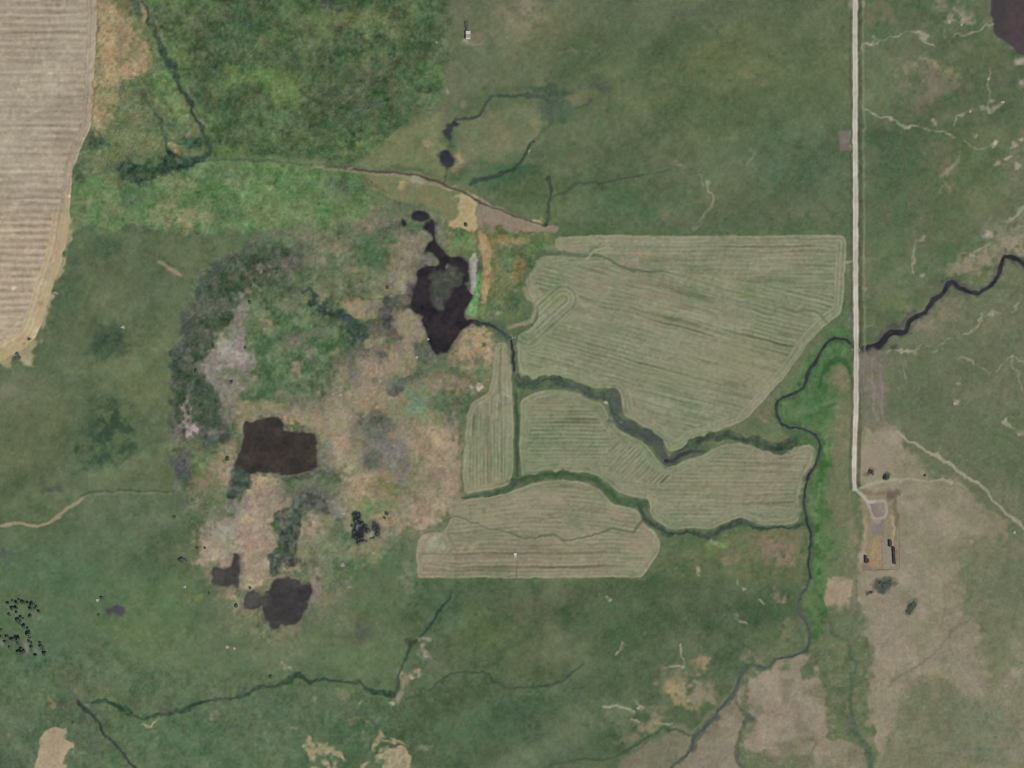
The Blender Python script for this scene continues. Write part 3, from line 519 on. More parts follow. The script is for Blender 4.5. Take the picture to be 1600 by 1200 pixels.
for x, y, rx, ry, c, o in [(560, 860, 30, 14, (118, 122, 92), .7), (580, 855, 25, 10, (126, 126, 94), .7), (600, 850, 25, 10, (132, 122, 96), .5), (530, 880, 30, 22, (84, 110, 76), .5),
                           (570, 890, 50, 18, (74, 106, 72), .8), (620, 865, 25, 25, (76, 108, 76), .8), (640, 850, 20, 14, (112, 124, 94), .6), (660, 835, 25, 8, (112, 118, 94), .7),
                           (690, 820, 18, 10, (104, 118, 90), .6), (560, 870, 30, 6, (104, 116, 84), .4), (600, 900, 45, 18, (78, 108, 72), .7), (520, 905, 30, 14, (92, 112, 80), .6),
                           (540, 925, 40, 18, (86, 108, 76), .7), (590, 940, 40, 18, (84, 112, 76), .6), (640, 930, 20, 30, (86, 112, 78), .6), (635, 890, 9, 30, (120, 124, 102), .6),
                           (520, 960, 35, 14, (104, 112, 88), .6), (560, 985, 20, 14, (96, 88, 82), .8), (565, 990, 10, 10, (74, 88, 78), .7), (560, 1005, 14, 5, (104, 88, 80), .6),
                           (500, 980, 35, 12, (108, 116, 86), .5), (380, 970, 35, 20, (112, 118, 88), .7), (390, 950, 20, 14, (134, 128, 96), .7), (360, 930, 14, 10, (142, 128, 98), .7),
                           (340, 955, 25, 14, (92, 104, 80), .5), (420, 990, 40, 12, (116, 122, 90), .7), (450, 1010, 40, 20, (110, 118, 88), .5), (310, 930, 10, 7, (118, 126, 72), .6),
                           (300, 900, 20, 10, (112, 112, 84), .6), (270, 885, 25, 8, (100, 112, 84), .4), (350, 905, 14, 14, (116, 116, 90), .5), (550, 1030, 60, 10, (96, 116, 78), .5),
                           (660, 1030, 16, 14, (112, 110, 98), .5), (655, 1020, 8, 7, (150, 144, 130), .8), (660, 1003, 6, 6, (138, 134, 116), .8), (640, 1052, 14, 5, (164, 142, 120), .85),
                           (630, 1060, 5, 14, (138, 124, 98), .6), (615, 1095, 5, 4, (160, 150, 130), .85), (625, 1080, 6, 14, (134, 130, 110), .7), (567, 1095, 5, 4, (146, 146, 122), .8),
                           (492, 1093, 5, 8, (148, 142, 114), .7), (532, 1085, 10, 8, (122, 122, 92), .6), (458, 1135, 5, 4, (136, 138, 112), .7), (440, 1047, 10, 4, (148, 142, 116), .8),
                           (520, 977, 9, 3, (136, 138, 108), .7), (545, 914, 12, 2.5, (150, 140, 116), .7), (425, 1130, 14, 6, (96, 112, 82), .5), (570, 1127, 25, 2, (124, 118, 90), .6),
                           (665, 1170, 12, 6, (128, 134, 112), .7), (240, 1134, 14, 3, (150, 144, 108), .85), (333, 1113, 6, 5, (122, 128, 100), .6), (570, 1155, 20, 4, (112, 118, 88), .5)]:
    B(x, y, rx, ry, c, o, w=(4, 3), ns=('E', .35))
S([(640, 855), (655, 845), (690, 818), (720, 790)], 1.5, (92, 106, 84), f=2, o=.5)
S([(560, 843), (620, 838), (660, 830), (690, 815)], 1.2, (104, 100, 78), f=1.6, o=.6)
# bare tan scalds on the south edge
SC = ((174, 153, 122), (158, 141, 116), 'E', .9)
P([(50, 1200), (60, 1172), (72, 1146), (90, 1132), (102, 1136), (106, 1152), (120, 1162), (108, 1180), (107, 1210), (105, 1240), (45, 1240)], SC, f=2.5, w=(3, 2))
for q in ([(486, 1152), (494, 1150), (497, 1160), (506, 1164), (530, 1166), (536, 1182), (530, 1188), (520, 1180), (508, 1176), (498, 1182), (490, 1172)],
          [(505, 1190), (515, 1186), (520, 1200), (516, 1215), (506, 1205)], [(478, 1196), (490, 1200), (486, 1215), (474, 1210)],
          [(590, 1146), (602, 1142), (606, 1152), (622, 1148), (625, 1168), (618, 1166), (612, 1156), (600, 1156), (592, 1162)],
          [(594, 1172), (602, 1176), (624, 1174), (636, 1180), (632, 1210), (610, 1212), (604, 1196), (592, 1190)], [(560, 1200), (576, 1188), (580, 1196), (572, 1215)]):
    P(q, ((170, 151, 120), (140, 132, 102), 'E', 1.0), f=4, w=(5, 4))
# sand and dam north-east of the pond
P([(625, 275), (665, 280), (700, 292), (735, 305), (746, 320), (746, 362), (722, 358), (700, 352), (690, 335), (660, 318), (610, 305), (575, 280), (590, 270)], ((126, 122, 92), (108, 118, 82), 'D', .8), f=5, w=(3, 2))
P([(712, 312), (735, 305), (746, 318), (746, 362), (722, 359), (702, 355), (704, 345), (714, 335)], ((182, 160, 116), (164, 146, 106), 'E', .7), f=3, w=(3, 2))
for x, y, rx, ry, c, o in [(648, 284, 9, 5, (168, 162, 142), .85), (628, 290, 7, 7, (170, 148, 104), .8), (718, 248, 6, 12, (168, 146, 104), .8), (715, 265, 12, 7, (142, 136, 98), .7),
                           (666, 225, 7, 8, (148, 132, 104), .7), (660, 240, 5, 8, (132, 124, 100), .6), (700, 145, 5, 4, (150, 138, 112), .7), (648, 218, 16, 14, (104, 112, 82), .6),
                           (715, 310, 14, 4, (172, 156, 120), .7), (700, 292, 14, 3, (160, 146, 118), .7), (727, 163, 6, 7, (134, 120, 98), .6), (672, 228, 5, 5, (156, 132, 100), .6),
                           (705, 115, 8, 20, (112, 112, 88), .7), (825, 232, 3, 5, (160, 160, 128), .85), (745, 345, 4, 14, (172, 150, 118), .6)]:
    B(x, y, rx, ry, c, o, w=(2, 2))
P([(747, 314), (775, 326), (810, 338), (850, 350), (868, 354), (866, 362), (825, 364), (790, 366), (752, 363)], ((146, 126, 108), (132, 120, 100), 'D', .8), f=2.5, w=(2, 1.5))
B(836, 341, 8, 5, (166, 152, 110), .85)
P([(757, 362), (800, 366), (866, 364), (870, 380), (840, 396), (832, 420), (818, 440), (815, 470), (820, 490), (800, 506), (760, 500), (748, 480), (752, 420)], ((112, 118, 78), (84, 108, 70), 'D', 1.0), f=4, w=(3, 2))
P([(746, 364), (758, 364), (768, 378), (764, 420), (760, 450), (757, 470), (748, 474), (746, 450), (750, 410), (748, 380)], ((172, 146, 106), (148, 122, 82), 'E', .8), f=3, w=(2, 2))
for x, y, rx, ry, c, o in [(775, 385, 12, 20, (142, 116, 74), .6), (770, 430, 12, 40, (128, 116, 78), .6), (800, 380, 20, 8, (164, 146, 104), .7), (785, 375, 14, 6, (146, 118, 72), .7),
                           (795, 395, 22, 12, (74, 106, 68), .8), (845, 385, 18, 6, (70, 116, 66), .8), (805, 420, 9, 18, (152, 112, 72), .7), (808, 432, 8, 10, (150, 114, 76), .6),
                           (825, 415, 6, 22, (66, 98, 60), .7), (800, 470, 14, 18, (60, 94, 68), .85), (790, 450, 18, 12, (104, 116, 78), .6), (770, 478, 18, 10, (78, 108, 74), .7),
                           (780, 490, 20, 10, (88, 116, 82), .6), (805, 452, 12, 3, (128, 136, 108), .7), (752, 385, 6, 18, (184, 158, 118), .6), (758, 440, 6, 16, (166, 130, 84), .5)]:
    B(x, y, rx, ry, c, o, w=(2, 2), ns=('E', .25))
P([(741, 428), (749, 424), (751, 436), (746, 470), (744, 491), (731, 491), (732, 472), (737, 458), (736, 440)], ((92, 148, 86), (106, 156, 96), 'E', .6), f=1.6, w=(1, 1))
P([(733, 404), (741, 396), (742, 412), (740, 440), (736, 460), (732, 462), (733, 430)], ((176, 174, 162), (138, 140, 128), 'E', 1.0), f=1.5, w=(1, 1))
# ditch out of the pond
S([(730, 504), (752, 506), (770, 510), (785, 520), (798, 528)], [3, 4, 3, 4, 4], (56, 76, 66), f=3, o=.85); B(753, 503, 2.5, 5, (120, 138, 130), .8); B(780, 493, 4, 5, (142, 146, 116), .7)
B(775, 500, 14, 7, (92, 112, 80), .5); B(790, 512, 9, 6, (70, 96, 72), .6)
# second walk over the marsh, patch by patch
def MQ(pts): return Q(250, 312, 3.0075, pts)
P(MQ([(330, 280), (480, 230), (640, 230), (655, 290), (600, 335), (480, 370), (400, 440), (350, 500), (320, 560), (270, 640), (230, 700), (170, 760), (190, 830), (250, 900), (300, 960), (270, 1040), (230, 1110), (180, 1060), (120, 990), (95, 950), (60, 1080), (38, 1000), (90, 850), (130, 700), (170, 560), (235, 400)]),
  ((62, 82, 60), (84, 92, 78), 'D', 1.0), f=2.5, o=.9, w=(2, 2))
P(MQ([(390, 440), (432, 480), (400, 560), (420, 640), (450, 760), (420, 830), (380, 870), (340, 950), (280, 960), (240, 900), (200, 840), (160, 780), (230, 730), (300, 690), (330, 620), (322, 540)]),
  ((148, 138, 128), (112, 112, 100), 'D', 1.3), f=7, o=.92, w=(5, 4))
P(MQ([(420, 560), (500, 520), (640, 560), (700, 500), (760, 540), (860, 620), (900, 680), (820, 760), (790, 860), (760, 940), (640, 940), (590, 860), (520, 900), (430, 900), (462, 780), (440, 680)]),
  ((70, 100, 66), (92, 114, 80), 'D', .9), f=4, o=.8, w=(4, 3))
P(MQ([(700, 260), (800, 250), (900, 300), (1040, 380), (1020, 470), (900, 470), (800, 450), (720, 420), (660, 340)]), ((96, 110, 82), (116, 120, 96), 'D', 1.0), f=5, o=.7, w=(4, 3))
P(MQ([(1150, 560), (1222, 540), (1236, 640), (1185, 740), (1060, 820), (980, 900), (900, 965), (860, 940), (960, 840), (1000, 780), (1120, 720)]), ((154, 138, 112), (134, 124, 100), 'E', .9), f=3, o=.85, w=(3, 3))
P(MQ([(400, 975), (480, 985), (560, 985), (640, 1000), (760, 990), (900, 990), (980, 980), (1000, 1010), (900, 1050), (860, 1120), (780, 1100), (740, 1060), (620, 1030), (540, 1010), (400, 1040)]), ((154, 138, 108), (136, 126, 102), 'E', .8), f=3, o=.8, w=(3, 3))
for x, y, rx, ry, c, o in [(340, 710, 64, 50, (164, 154, 145), .9), (280, 780, 45, 30, (146, 136, 126), .7), (470, 342, 45, 18, (152, 132, 120), .85), (490, 392, 55, 16, (72, 88, 68), .9), (572, 402, 40, 20, (66, 84, 64), .9), (600, 300, 60, 30, (104, 100, 92), .7),
                           (680, 200, 60, 30, (114, 116, 102), .6), (900, 150, 60, 30, (102, 112, 86), .5), (520, 585, 28, 34, (130, 126, 98), .8), (585, 515, 16, 14, (138, 124, 90), .8), (625, 790, 24, 30, (142, 124, 104), .85), (645, 835, 24, 26, (128, 116, 100), .7),
                           (700, 725, 30, 20, (126, 122, 98), .8), (650, 660, 70, 40, (98, 100, 90), .7), (735, 615, 60, 24, (114, 110, 92), .8), (760, 578, 24, 14, (94, 84, 76), .8), (690, 760, 40, 20, (96, 96, 90), .7), (830, 715, 24, 14, (126, 124, 88), .6),
                           (985, 265, 50, 80, (74, 106, 72), .85), (820, 330, 40, 40, (84, 108, 74), .6), (720, 300, 60, 40, (100, 98, 86), .6), (870, 220, 60, 40, (100, 104, 84), .5), (880, 500, 60, 22, (152, 130, 94), .85), (1000, 505, 40, 20, (126, 122, 108), .8), (900, 470, 60, 14, (96, 98, 78), .6),
                           (1085, 495, 45, 36, (74, 74, 70), .9), (1095, 580, 24, 40, (60, 62, 70), .9), (1050, 630, 55, 36, (94, 90, 80), .85), (1110, 650, 40, 20, (96, 88, 78), .8), (1080, 410, 24, 22, (92, 84, 70), .8), (990, 690, 60, 28, (138, 126, 100), .85), (1150, 470, 30, 20, (96, 100, 80), .7), (1200, 440, 30, 50, (92, 96, 84), .6),
                           (895, 830, 45, 56, (104, 102, 98), .9), (1125, 860, 75, 52, (98, 102, 88), .85), (1040, 752, 42, 26, (82, 86, 78), .9), (1100, 900, 50, 20, (84, 88, 78), .8), (1262, 690, 50, 46, (78, 86, 76), .9), (1232, 830, 22, 44, (74, 78, 68), .85), (1010, 790, 36, 30, (140, 124, 100), .7),
                           (1500, 640, 60, 50, (170, 146, 110), .9), (1530, 720, 40, 60, (164, 138, 106), .8), (1420, 740, 50, 60, (146, 126, 98), .85), (1320, 740, 50, 50, (96, 104, 80), .8), (1350, 850, 60, 40, (138, 122, 98), .7), (1515, 820, 30, 60, (80, 108, 74), .85), (1300, 830, 36, 40, (122, 114, 90), .7),
                           (1222, 950, 30, 44, (100, 134, 102), .85), (1180, 980, 40, 30, (108, 124, 98), .7), (1330, 950, 60, 50, (86, 112, 82), .8), (1290, 900, 50, 30, (112, 118, 92), .6), (1385, 1040, 26, 56, (130, 120, 112), .85), (1340, 1040, 30, 40, (118, 110, 92), .6), (1480, 885, 24, 16, (180, 160, 148), .9),
                           (690, 950, 60, 30, (106, 106, 92), .75), (640, 970, 40, 24, (122, 110, 102), .7), (780, 900, 50, 40, (112, 112, 92), .7), (820, 960, 30, 40, (138, 126, 104), .7), (1000, 1050, 90, 50, (92, 94, 84), .85), (920, 1080, 40, 50, (112, 104, 90), .7), (1150, 1050, 60, 30, (124, 116, 94), .6),
                           (110, 985, 16, 50, (152, 136, 124), .9), (148, 1075, 24, 40, (166, 152, 142), .9), (200, 945, 56, 66, (64, 88, 66), .85), (250, 1040, 50, 60, (78, 86, 76), .8), (240, 1090, 30, 20, (112, 106, 104), .8), (310, 1010, 40, 60, (116, 110, 100), .75), (330, 930, 40, 40, (132, 122, 108), .8),
                           (345, 820, 50, 26, (88, 106, 74), .8), (1290, 640, 30, 20, (92, 92, 84), .6), (1170, 400, 40, 70, (140, 130, 106), .6), (940, 610, 40, 40, (66, 86, 62), .85), (1000, 570, 40, 16, (84, 100, 74), .7), (940, 690, 20, 40, (84, 92, 82), .7)]:
    B(250 + x / 3.0075, 312 + y / 3.0075, rx / 2.9, ry / 2.9, c, o, w=(3, 3), ns=('E', .25))
# and over the tan flats
def TQ(pts): return Q(250, 600, 2.0, pts)
for x, y, rx, ry, c, o in [(685, 130, 40, 45, (88, 92, 82), .85), (660, 110, 24, 24, (96, 98, 84), .6), (700, 200, 60, 50, (120, 117, 112), .95), (665, 230, 30, 30, (86, 94, 82), .8), (730, 240, 40, 40, (112, 110, 102), .85), (765, 285, 18, 46, (126, 122, 114), .85), (620, 140, 25, 30, (122, 116, 92), .6), (790, 250, 20, 40, (108, 112, 86), .6),
                           (880, 170, 60, 40, (164, 142, 110), .85), (830, 230, 50, 50, (152, 134, 106), .7), (900, 260, 30, 70, (158, 138, 112), .75), (560, 190, 30, 30, (158, 134, 108), .8), (590, 260, 30, 60, (154, 142, 112), .8), (620, 330, 40, 30, (160, 138, 110), .8), (690, 330, 40, 24, (118, 116, 82), .85), (700, 380, 60, 22, (104, 112, 84), .7),
                           (650, 410, 40, 26, (104, 122, 84), .85), (900, 380, 60, 30, (158, 136, 112), .85), (820, 430, 60, 24, (160, 138, 114), .85), (760, 400, 30, 24, (112, 122, 90), .6), (700, 470, 40, 10, (140, 128, 102), .6), (460, 310, 40, 60, (98, 104, 90), .8), (520, 240, 24, 50, (112, 110, 104), .85), (480, 370, 50, 30, (84, 88, 78), .85),
                           (540, 400, 40, 30, (116, 114, 108), .8), (500, 415, 40, 20, (92, 108, 86), .7), (300, 330, 50, 40, (166, 146, 114), .9), (330, 290, 40, 20, (170, 150, 118), .8), (300, 430, 60, 60, (158, 136, 114), .85), (280, 500, 60, 50, (162, 140, 116), .8), (200, 460, 70, 50, (150, 138, 122), .85), (150, 500, 50, 24, (156, 138, 114), .7),
                           (330, 480, 40, 60, (156, 134, 114), .8), (310, 570, 40, 30, (158, 136, 116), .85), (250, 590, 40, 18, (152, 134, 108), .7), (240, 380, 40, 20, (122, 118, 112), .8), (180, 410, 30, 20, (112, 116, 96), .7), (130, 470, 30, 14, (146, 136, 118), .6), (100, 430, 40, 30, (84, 106, 74), .7), (150, 350, 40, 30, (92, 110, 78), .7),
                           (430, 500, 50, 40, (118, 120, 96), .8), (420, 440, 50, 24, (150, 132, 108), .8), (480, 440, 40, 20, (156, 136, 112), .7), (500, 520, 40, 30, (112, 118, 92), .7), (400, 560, 24, 14, (152, 140, 112), .7), (480, 620, 20, 40, (140, 126, 116), .85), (490, 560, 40, 20, (124, 122, 104), .7), (250, 100, 20, 30, (154, 132, 104), .6),
                           (215, 240, 24, 50, (146, 128, 102), .8), (190, 320, 30, 30, (112, 118, 88), .6), (110, 200, 30, 40, (84, 110, 74), .8), (70, 250, 30, 50, (78, 84, 82), .8), (130, 290, 30, 40, (122, 108, 84), .6)]:
    B(250 + x / 2, 600 + y / 2, rx / 1.9, ry / 1.9, c, o, w=(3, 3), ns=('E', .25))
# broken ground among the grove and the western mottles
for x, y, rx, ry, c, o in [(20, 954, 10, 9, (106, 118, 102), .8), (41, 1008, 8, 14, (124, 120, 108), .8), (12, 1004, 12, 12, (88, 112, 96), .6), (36, 962, 5, 12, (100, 122, 86), .7), (52, 958, 5, 8, (116, 116, 104), .8), (60, 961, 6, 5, (124, 128, 116), .7), (35, 990, 8, 8, (90, 120, 76), .6), (2, 1003, 4, 8, (116, 122, 110), .7), (62, 1018, 8, 5, (108, 120, 100), .6), (55, 1008, 5, 8, (108, 122, 104), .6)]:
    B(x, y, rx, ry, c, o, w=(2, 2), ns=('E', .3))

P([(427, 818), (436, 796), (454, 786), (468, 796), (467, 825), (461, 846), (463, 878), (449, 888), (441, 882), (432, 902), (424, 896), (420, 876), (430, 855), (440, 846), (431, 832)], ((68, 76, 66), (88, 94, 80), 'E', 1.0), f=3, w=(2, 2), o=.92)
B(432, 822, 6, 11, (70, 100, 64), .8, w=(2, 2)); B(437, 862, 8, 7, (68, 94, 64), .7, w=(2, 2)); B(425, 878, 4, 12, (54, 70, 62), .8, w=(2, 2))
P([(462, 776), (480, 774), (500, 782), (516, 796), (508, 812), (490, 806), (472, 796), (456, 790)], ((74, 80, 74), (96, 100, 90), 'E', 1.0), f=4, w=(3, 2), o=.85)
# ---------------------------------------------------------------- mown hay
HAY = {}
HAY['a'] = [(866, 374), (872, 370), (930, 367), (1100, 368), (1318, 367), (1323, 374), (1321, 420), (1318, 470), (1314, 491), (1290, 508), (1264, 535), (1246, 560), (1226, 588), (1206, 610), (1190, 630),
            (1166, 655), (1140, 667), (1108, 678), (1082, 686), (1066, 700), (1050, 706), (1043, 704), (1036, 690), (1022, 676), (1000, 664), (985, 655), (974, 650), (972, 632), (968, 610), (948, 606), (928, 608), (912, 600),
            (898, 595), (880, 590), (862, 586), (836, 595), (824, 597), (811, 588), (808, 545), (809, 522), (828, 514), (842, 496), (840, 476), (829, 466), (822, 448), (819, 432), (832, 418), (840, 402), (868, 398), (880, 396), (868, 388)]
HAY['c'] = [(773, 537), (786, 532), (798, 540), (800, 600), (803, 680), (802, 740), (797, 758), (760, 766), (726, 772), (722, 740), (725, 690), (729, 650), (737, 628), (762, 614), (769, 590)]
HAY['d'] = [(813, 624), (836, 612), (862, 608), (880, 609), (904, 614), (920, 624), (940, 630), (947, 640), (953, 655), (964, 668), (984, 681), (1008, 691), (1020, 706), (1030, 722), (1045, 728), (1074, 718), (1100, 710), (1122, 696),
            (1150, 691), (1180, 697), (1202, 705), (1236, 700), (1262, 693), (1275, 701), (1277, 716), (1266, 740), (1256, 765), (1253, 800), (1248, 816), (1230, 820), (1190, 821), (1172, 814), (1156, 809), (1134, 816), (1110, 828), (1080, 825),
            (1050, 828), (1036, 822), (1022, 812), (1013, 798), (1014, 780), (985, 776), (962, 768), (948, 752), (930, 742), (892, 737), (872, 736), (845, 742), (815, 746), (810, 700)]
HAY['e'] = [(722, 780), (770, 773), (808, 764), (832, 754), (880, 748), (914, 753), (938, 766), (956, 787), (985, 792), (1000, 797), (1003, 815), (1024, 830), (1033, 850), (1028, 868), (1015, 886), (1005, 900), (992, 903), (651, 903),
            (650, 850), (656, 838), (675, 830), (692, 833), (703, 812), (712, 792)]
STUB = [(-130, -130), (154, -130), (152, 0), (151, 30), (148, 100), (145, 150), (143, 195), (133, 216), (122, 241), (113, 270), (110, 300), (109, 335), (107, 355), (98, 400), (82, 450), (68, 495), (58, 522), (45, 540), (15, 556), (-15, 575), (-130, 640)]

sdf_of = {}
rise_of = {}
def region(name, q, w=(1.2, 1.0), pad=30):
    win = window(q, pad)
    X, Y = warped(win, w)
    sdf_of[name] = (win, seg_dist(q, X, Y, True), q)
    return sdf_of[name]

def rows(u, lam):
    return np.cos(2 * np.pi * u / lam)

for key, q in HAY.items():
    win, d, _ = region('hay_' + key, eased(q), w=(.25, .35))
    X, Y = GX[win], GY[win]
    jx, jy = .8 * WX[win], .8 * WY[win]
    head = {'a': 16, 'c': 9, 'd': 15, 'e': 9}[key]
    if key == 'c':
        u, v = X + jx * .5, Y
    elif key == 'a':
        edge = 430 + 0.10 * (X - 960)
        slope = 0.27 * sstep((Y - edge) / 60)
        u = Y - 0.27 * (X - 1000) + jy
        flat = Y + jy * .6
        t = sstep((Y - (408 + 0.25 * np.maximum(X - 1000, 0) * (X < 1500) * 0.62)) / 14)
        u = np.where(t > 0.5, u, flat); v = np.where(t > 0.5, X + 0.27 * Y, X)
        # turning loops at the west end
        lp = seg_dist([(824, 518), (846, 498), (880, 467)], X, Y, False)
        near = lp < 27 + 2 * WX[win]
        u = np.where(near, lp - 1.5, u); v = np.where(near, X * .7 - Y * .7, v); loopz = near
    elif key == 'e':
        u = Y + jy * .8 + np.where(Y < 838, 14 * np.sin((X - 690) / 95), 0); v = X
        cap = np.hypot(X - 680, (Y - 852) * 1.1)
        near = (cap < 29) & (Y < 866)
        u = np.where(near, cap, u)
    else:
        u, v = Y + jy * .5, X
    sd = -d
    # diagonal turns in the neck of the long field
    if key == 'd':
        nk = ((X - 1010) / 60) ** 2 + ((Y - 715) / 42) ** 2 < 1 + .2 * WX[win]
        u = np.where(nk, (X + Y) * .72, u); v = np.where(nk, X - Y, v)
    hm = (sd < head) & ~(loopz if key == 'a' else np.zeros(d.shape, bool))
    u2 = np.where(hm, sd, u); v2 = np.where(hm, X + Y, v)
    lam = {'a': 7.2, 'c': 5.5, 'd': 6.2, 'e': 7.0}[key]
    lamh = 6.2
    ph = np.where(hm, rows(u2 - 2.5, lamh), rows(u2, lam))
    streak = vnoise(45, 4.2, 31, v2, u2) * .6 + vnoise(110, 9, 32, v2, u2) * .7
    pick = vnoise(16, 2.6, 33, v2, u2)
    base = {'a': ((135, 136, 111), (125, 130, 103)), 'c': ((138, 137, 113), (128, 132, 105)),
            'd': ((134, 133, 110), (125, 129, 103)), 'e': ((139, 135, 112), (129, 129, 105))}[key]
    col = tone((base[0], base[1], 'B', .9), win)
    warm = np.clip(N['A'][win] * .5 + N['C'][win] * .3, -1, 1)[..., None]
    col = col + warm * np.array([4, -1, 1.5])
    amp = {'a': 4.8, 'c': 5.0, 'd': 4.6, 'e': 4.4}[key] * (0.7 + 0.4 * N['B'][win] + .5 * vnoise(40, 5, 35, v2, u2))
    amp = np.where(loopz, 6.5, amp) if key == 'a' else amp
    amp = np.where(hm & ~(loopz if key == 'a' else False), np.where((key == 'a') & (X > 1285) & (Y < 500), 6.0, 2.0 + 1.4 * N['C'][win]), amp)
    lum = ph * amp + streak * 3.2 + pick * 3.0 + N['H'][win] * 2.2 + N['E'][win] * 1.6
    furrow = np.maximum(vnoise(150, 5.5, 36, v2, u2) - .7, 0) * (~hm) + .6 * np.maximum(vnoise(60, 4, 37, v2, u2) - .9, 0) * (~hm)
    lum = lum - furrow * 15
    col = col + (furrow * np.clip(N['B'][win] + .3, 0, 1.2))[..., None] * np.array([4, -1, 1.5])
    col = col + lum[..., None] * np.array([1.05, .92, .95])
    grn = np.clip(-(streak * .8 + N['C'][win] * .5) - .5, 0, 1.5)[..., None]
    col = col + grn * np.array([-7, -4, -6.0])
    edge = np.exp(-((sd - 3) / 3.0) ** 2)[..., None]
    col = col + edge * np.array([1, 2, 1.0])
    m = sstep(0.5 - d / 2.4)[..., None]
    canvas[win] = canvas[win] * (1 - m) + col * m
    rise_of['hay_' + key] = np.where(d < 0, 0.10 * (ph + 1), 0)
# patches in the hay
for x, y, rx, ry, c, o in [(1000, 398, 18, 6, (160, 142, 116), .7), (1040, 400, 25, 3, (150, 132, 110), .5), (880, 385, 30, 8, (142, 130, 104), .5), (1070, 480, 40, 6, (140, 122, 102), .5), (960, 440, 40, 5, (134, 120, 100), .5),
                           (1030, 465, 35, 5, (132, 116, 98), .45), (870, 455, 12, 5, (120, 124, 82), .4), (870, 470, 14, 7, (124, 130, 82), .5), (1170, 458, 18, 5, (124, 132, 88), .7), (1168, 460, 10, 3, (104, 116, 76), .6),
                           (945, 515, 35, 10, (112, 126, 94), .5), (900, 490, 20, 8, (112, 122, 92), .4), (1240, 400, 25, 5, (150, 128, 108), .4), (1245, 425, 20, 4, (146, 124, 106), .35), (1120, 430, 60, 12, (146, 142, 112), .4),
                           (1260, 440, 20, 6, (124, 132, 104), .4), (1050, 590, 60, 20, (130, 134, 102), .4), (1150, 570, 70, 40, (138, 138, 108), .5), (840, 550, 30, 25, (136, 142, 108), .4), (855, 585, 30, 6, (128, 136, 92), .5),
                           (830, 450, 8, 10, (148, 134, 112), .6), (825, 438, 5, 8, (154, 136, 116), .6), (905, 450, 6, 10, (134, 114, 96), .4), (1120, 690, 20, 5, (136, 128, 100), .4),
                           (905, 793, 18, 5, (158, 148, 122), .5), (840, 800, 18, 8, (152, 144, 118), .5), (815, 810, 25, 14, (140, 136, 112), .4), (880, 775, 60, 20, (148, 136, 112), .4), (960, 800, 30, 9, (150, 132, 112), .45),
                           (1005, 850, 20, 18, (154, 136, 112), .5), (860, 860, 40, 14, (138, 124, 102), .4), (730, 850, 22, 6, (160, 148, 118), .6), (680, 850, 22, 16, (160, 158, 130), .7), (740, 800, 30, 20, (140, 138, 112), .5),
                           (760, 800, 35, 20, (144, 140, 112), .5), (740, 770, 25, 5, (112, 126, 96), .5), (760, 755, 25, 14, (148, 138, 108), .4), (850, 640, 40, 20, (144, 134, 108), .4), (835, 720, 25, 12, (124, 136, 100), .4),
                           (1130, 760, 60, 30, (140, 134, 108), .4), (970, 740, 40, 20, (130, 130, 104), .4), (1100, 785, 25, 4, (156, 146, 120), .5), (1040, 710, 12, 8, (140, 128, 100), .5), (785, 590, 8, 15, (148, 140, 112), .4),
                           (792, 622, 9, 4, (164, 160, 142), .8), (773, 622, 7, 3, (152, 148, 128), .7), (800, 630, 9, 10, (128, 138, 112), .5)]:
    B(x, y, rx, ry, c, o, w=(3, 2), ns=('E', .3))
# drier strips and ditches crossing the hay
GD = (84, 100, 74)
S([(842, 404), (848, 398), (870, 396), (900, 399), (920, 402), (940, 403), (958, 410), (972, 418), (990, 421), (1010, 423), (1032, 425)], [5, 3.4, 3, 3, 2.4, 1.8, 1.8, 1.8, 1.8, 2, 1.2], GD, f=2, o=.8, w=(1.5, 1))
S([(905, 404), (920, 396), (930, 388), (936, 382)], 2, (104, 118, 88), f=2, o=.7); S([(918, 406), (930, 394), (945, 388), (960, 389)], 1.4, (156, 156, 126), f=1.6, o=.7)
S([(840, 400), (836, 412), (826, 424), (816, 436), (808, 446)], 3.5, (78, 100, 72), f=3, o=.7)
S([(798, 512), (815, 508), (832, 500), (838, 490), (838, 475), (828, 466), (820, 450)], 3, (152, 142, 116), f=3, o=.75)
S([(1212, 478), (1226, 482), (1240, 484), (1268, 485), (1276, 488), (1284, 496), (1292, 502)], [1, 2, 2.4, 2.2, 1.8, 1.6, 1], (104, 108, 84), f=2, o=.75)
S([(700, 810), (715, 806), (740, 813), (760, 822), (780, 827), (800, 834), (820, 841), (855, 835), (885, 841), (910, 840), (940, 834), (960, 826), (985, 829), (1000, 817), (1007, 812)], [.9, 1, 1, 1, 1, 1.2, 1.6, 1.8, 1.2, 1.4, 1.8, 1.8, 1.8, 2.4, 2.4], (94, 104, 78), f=1.6, o=.85, w=(2, 1))
S([(806, 884), (806, 900)], 1, (94, 100, 78), f=1.2, o=.8); S([(652, 842), (650, 868), (651, 903)], 1.2, (108, 114, 88), f=1.5, o=.7)
S([(652, 866), (680, 867), (710, 864), (710, 855), (707, 845)], 1, (112, 114, 90), f=1.4, o=.6)
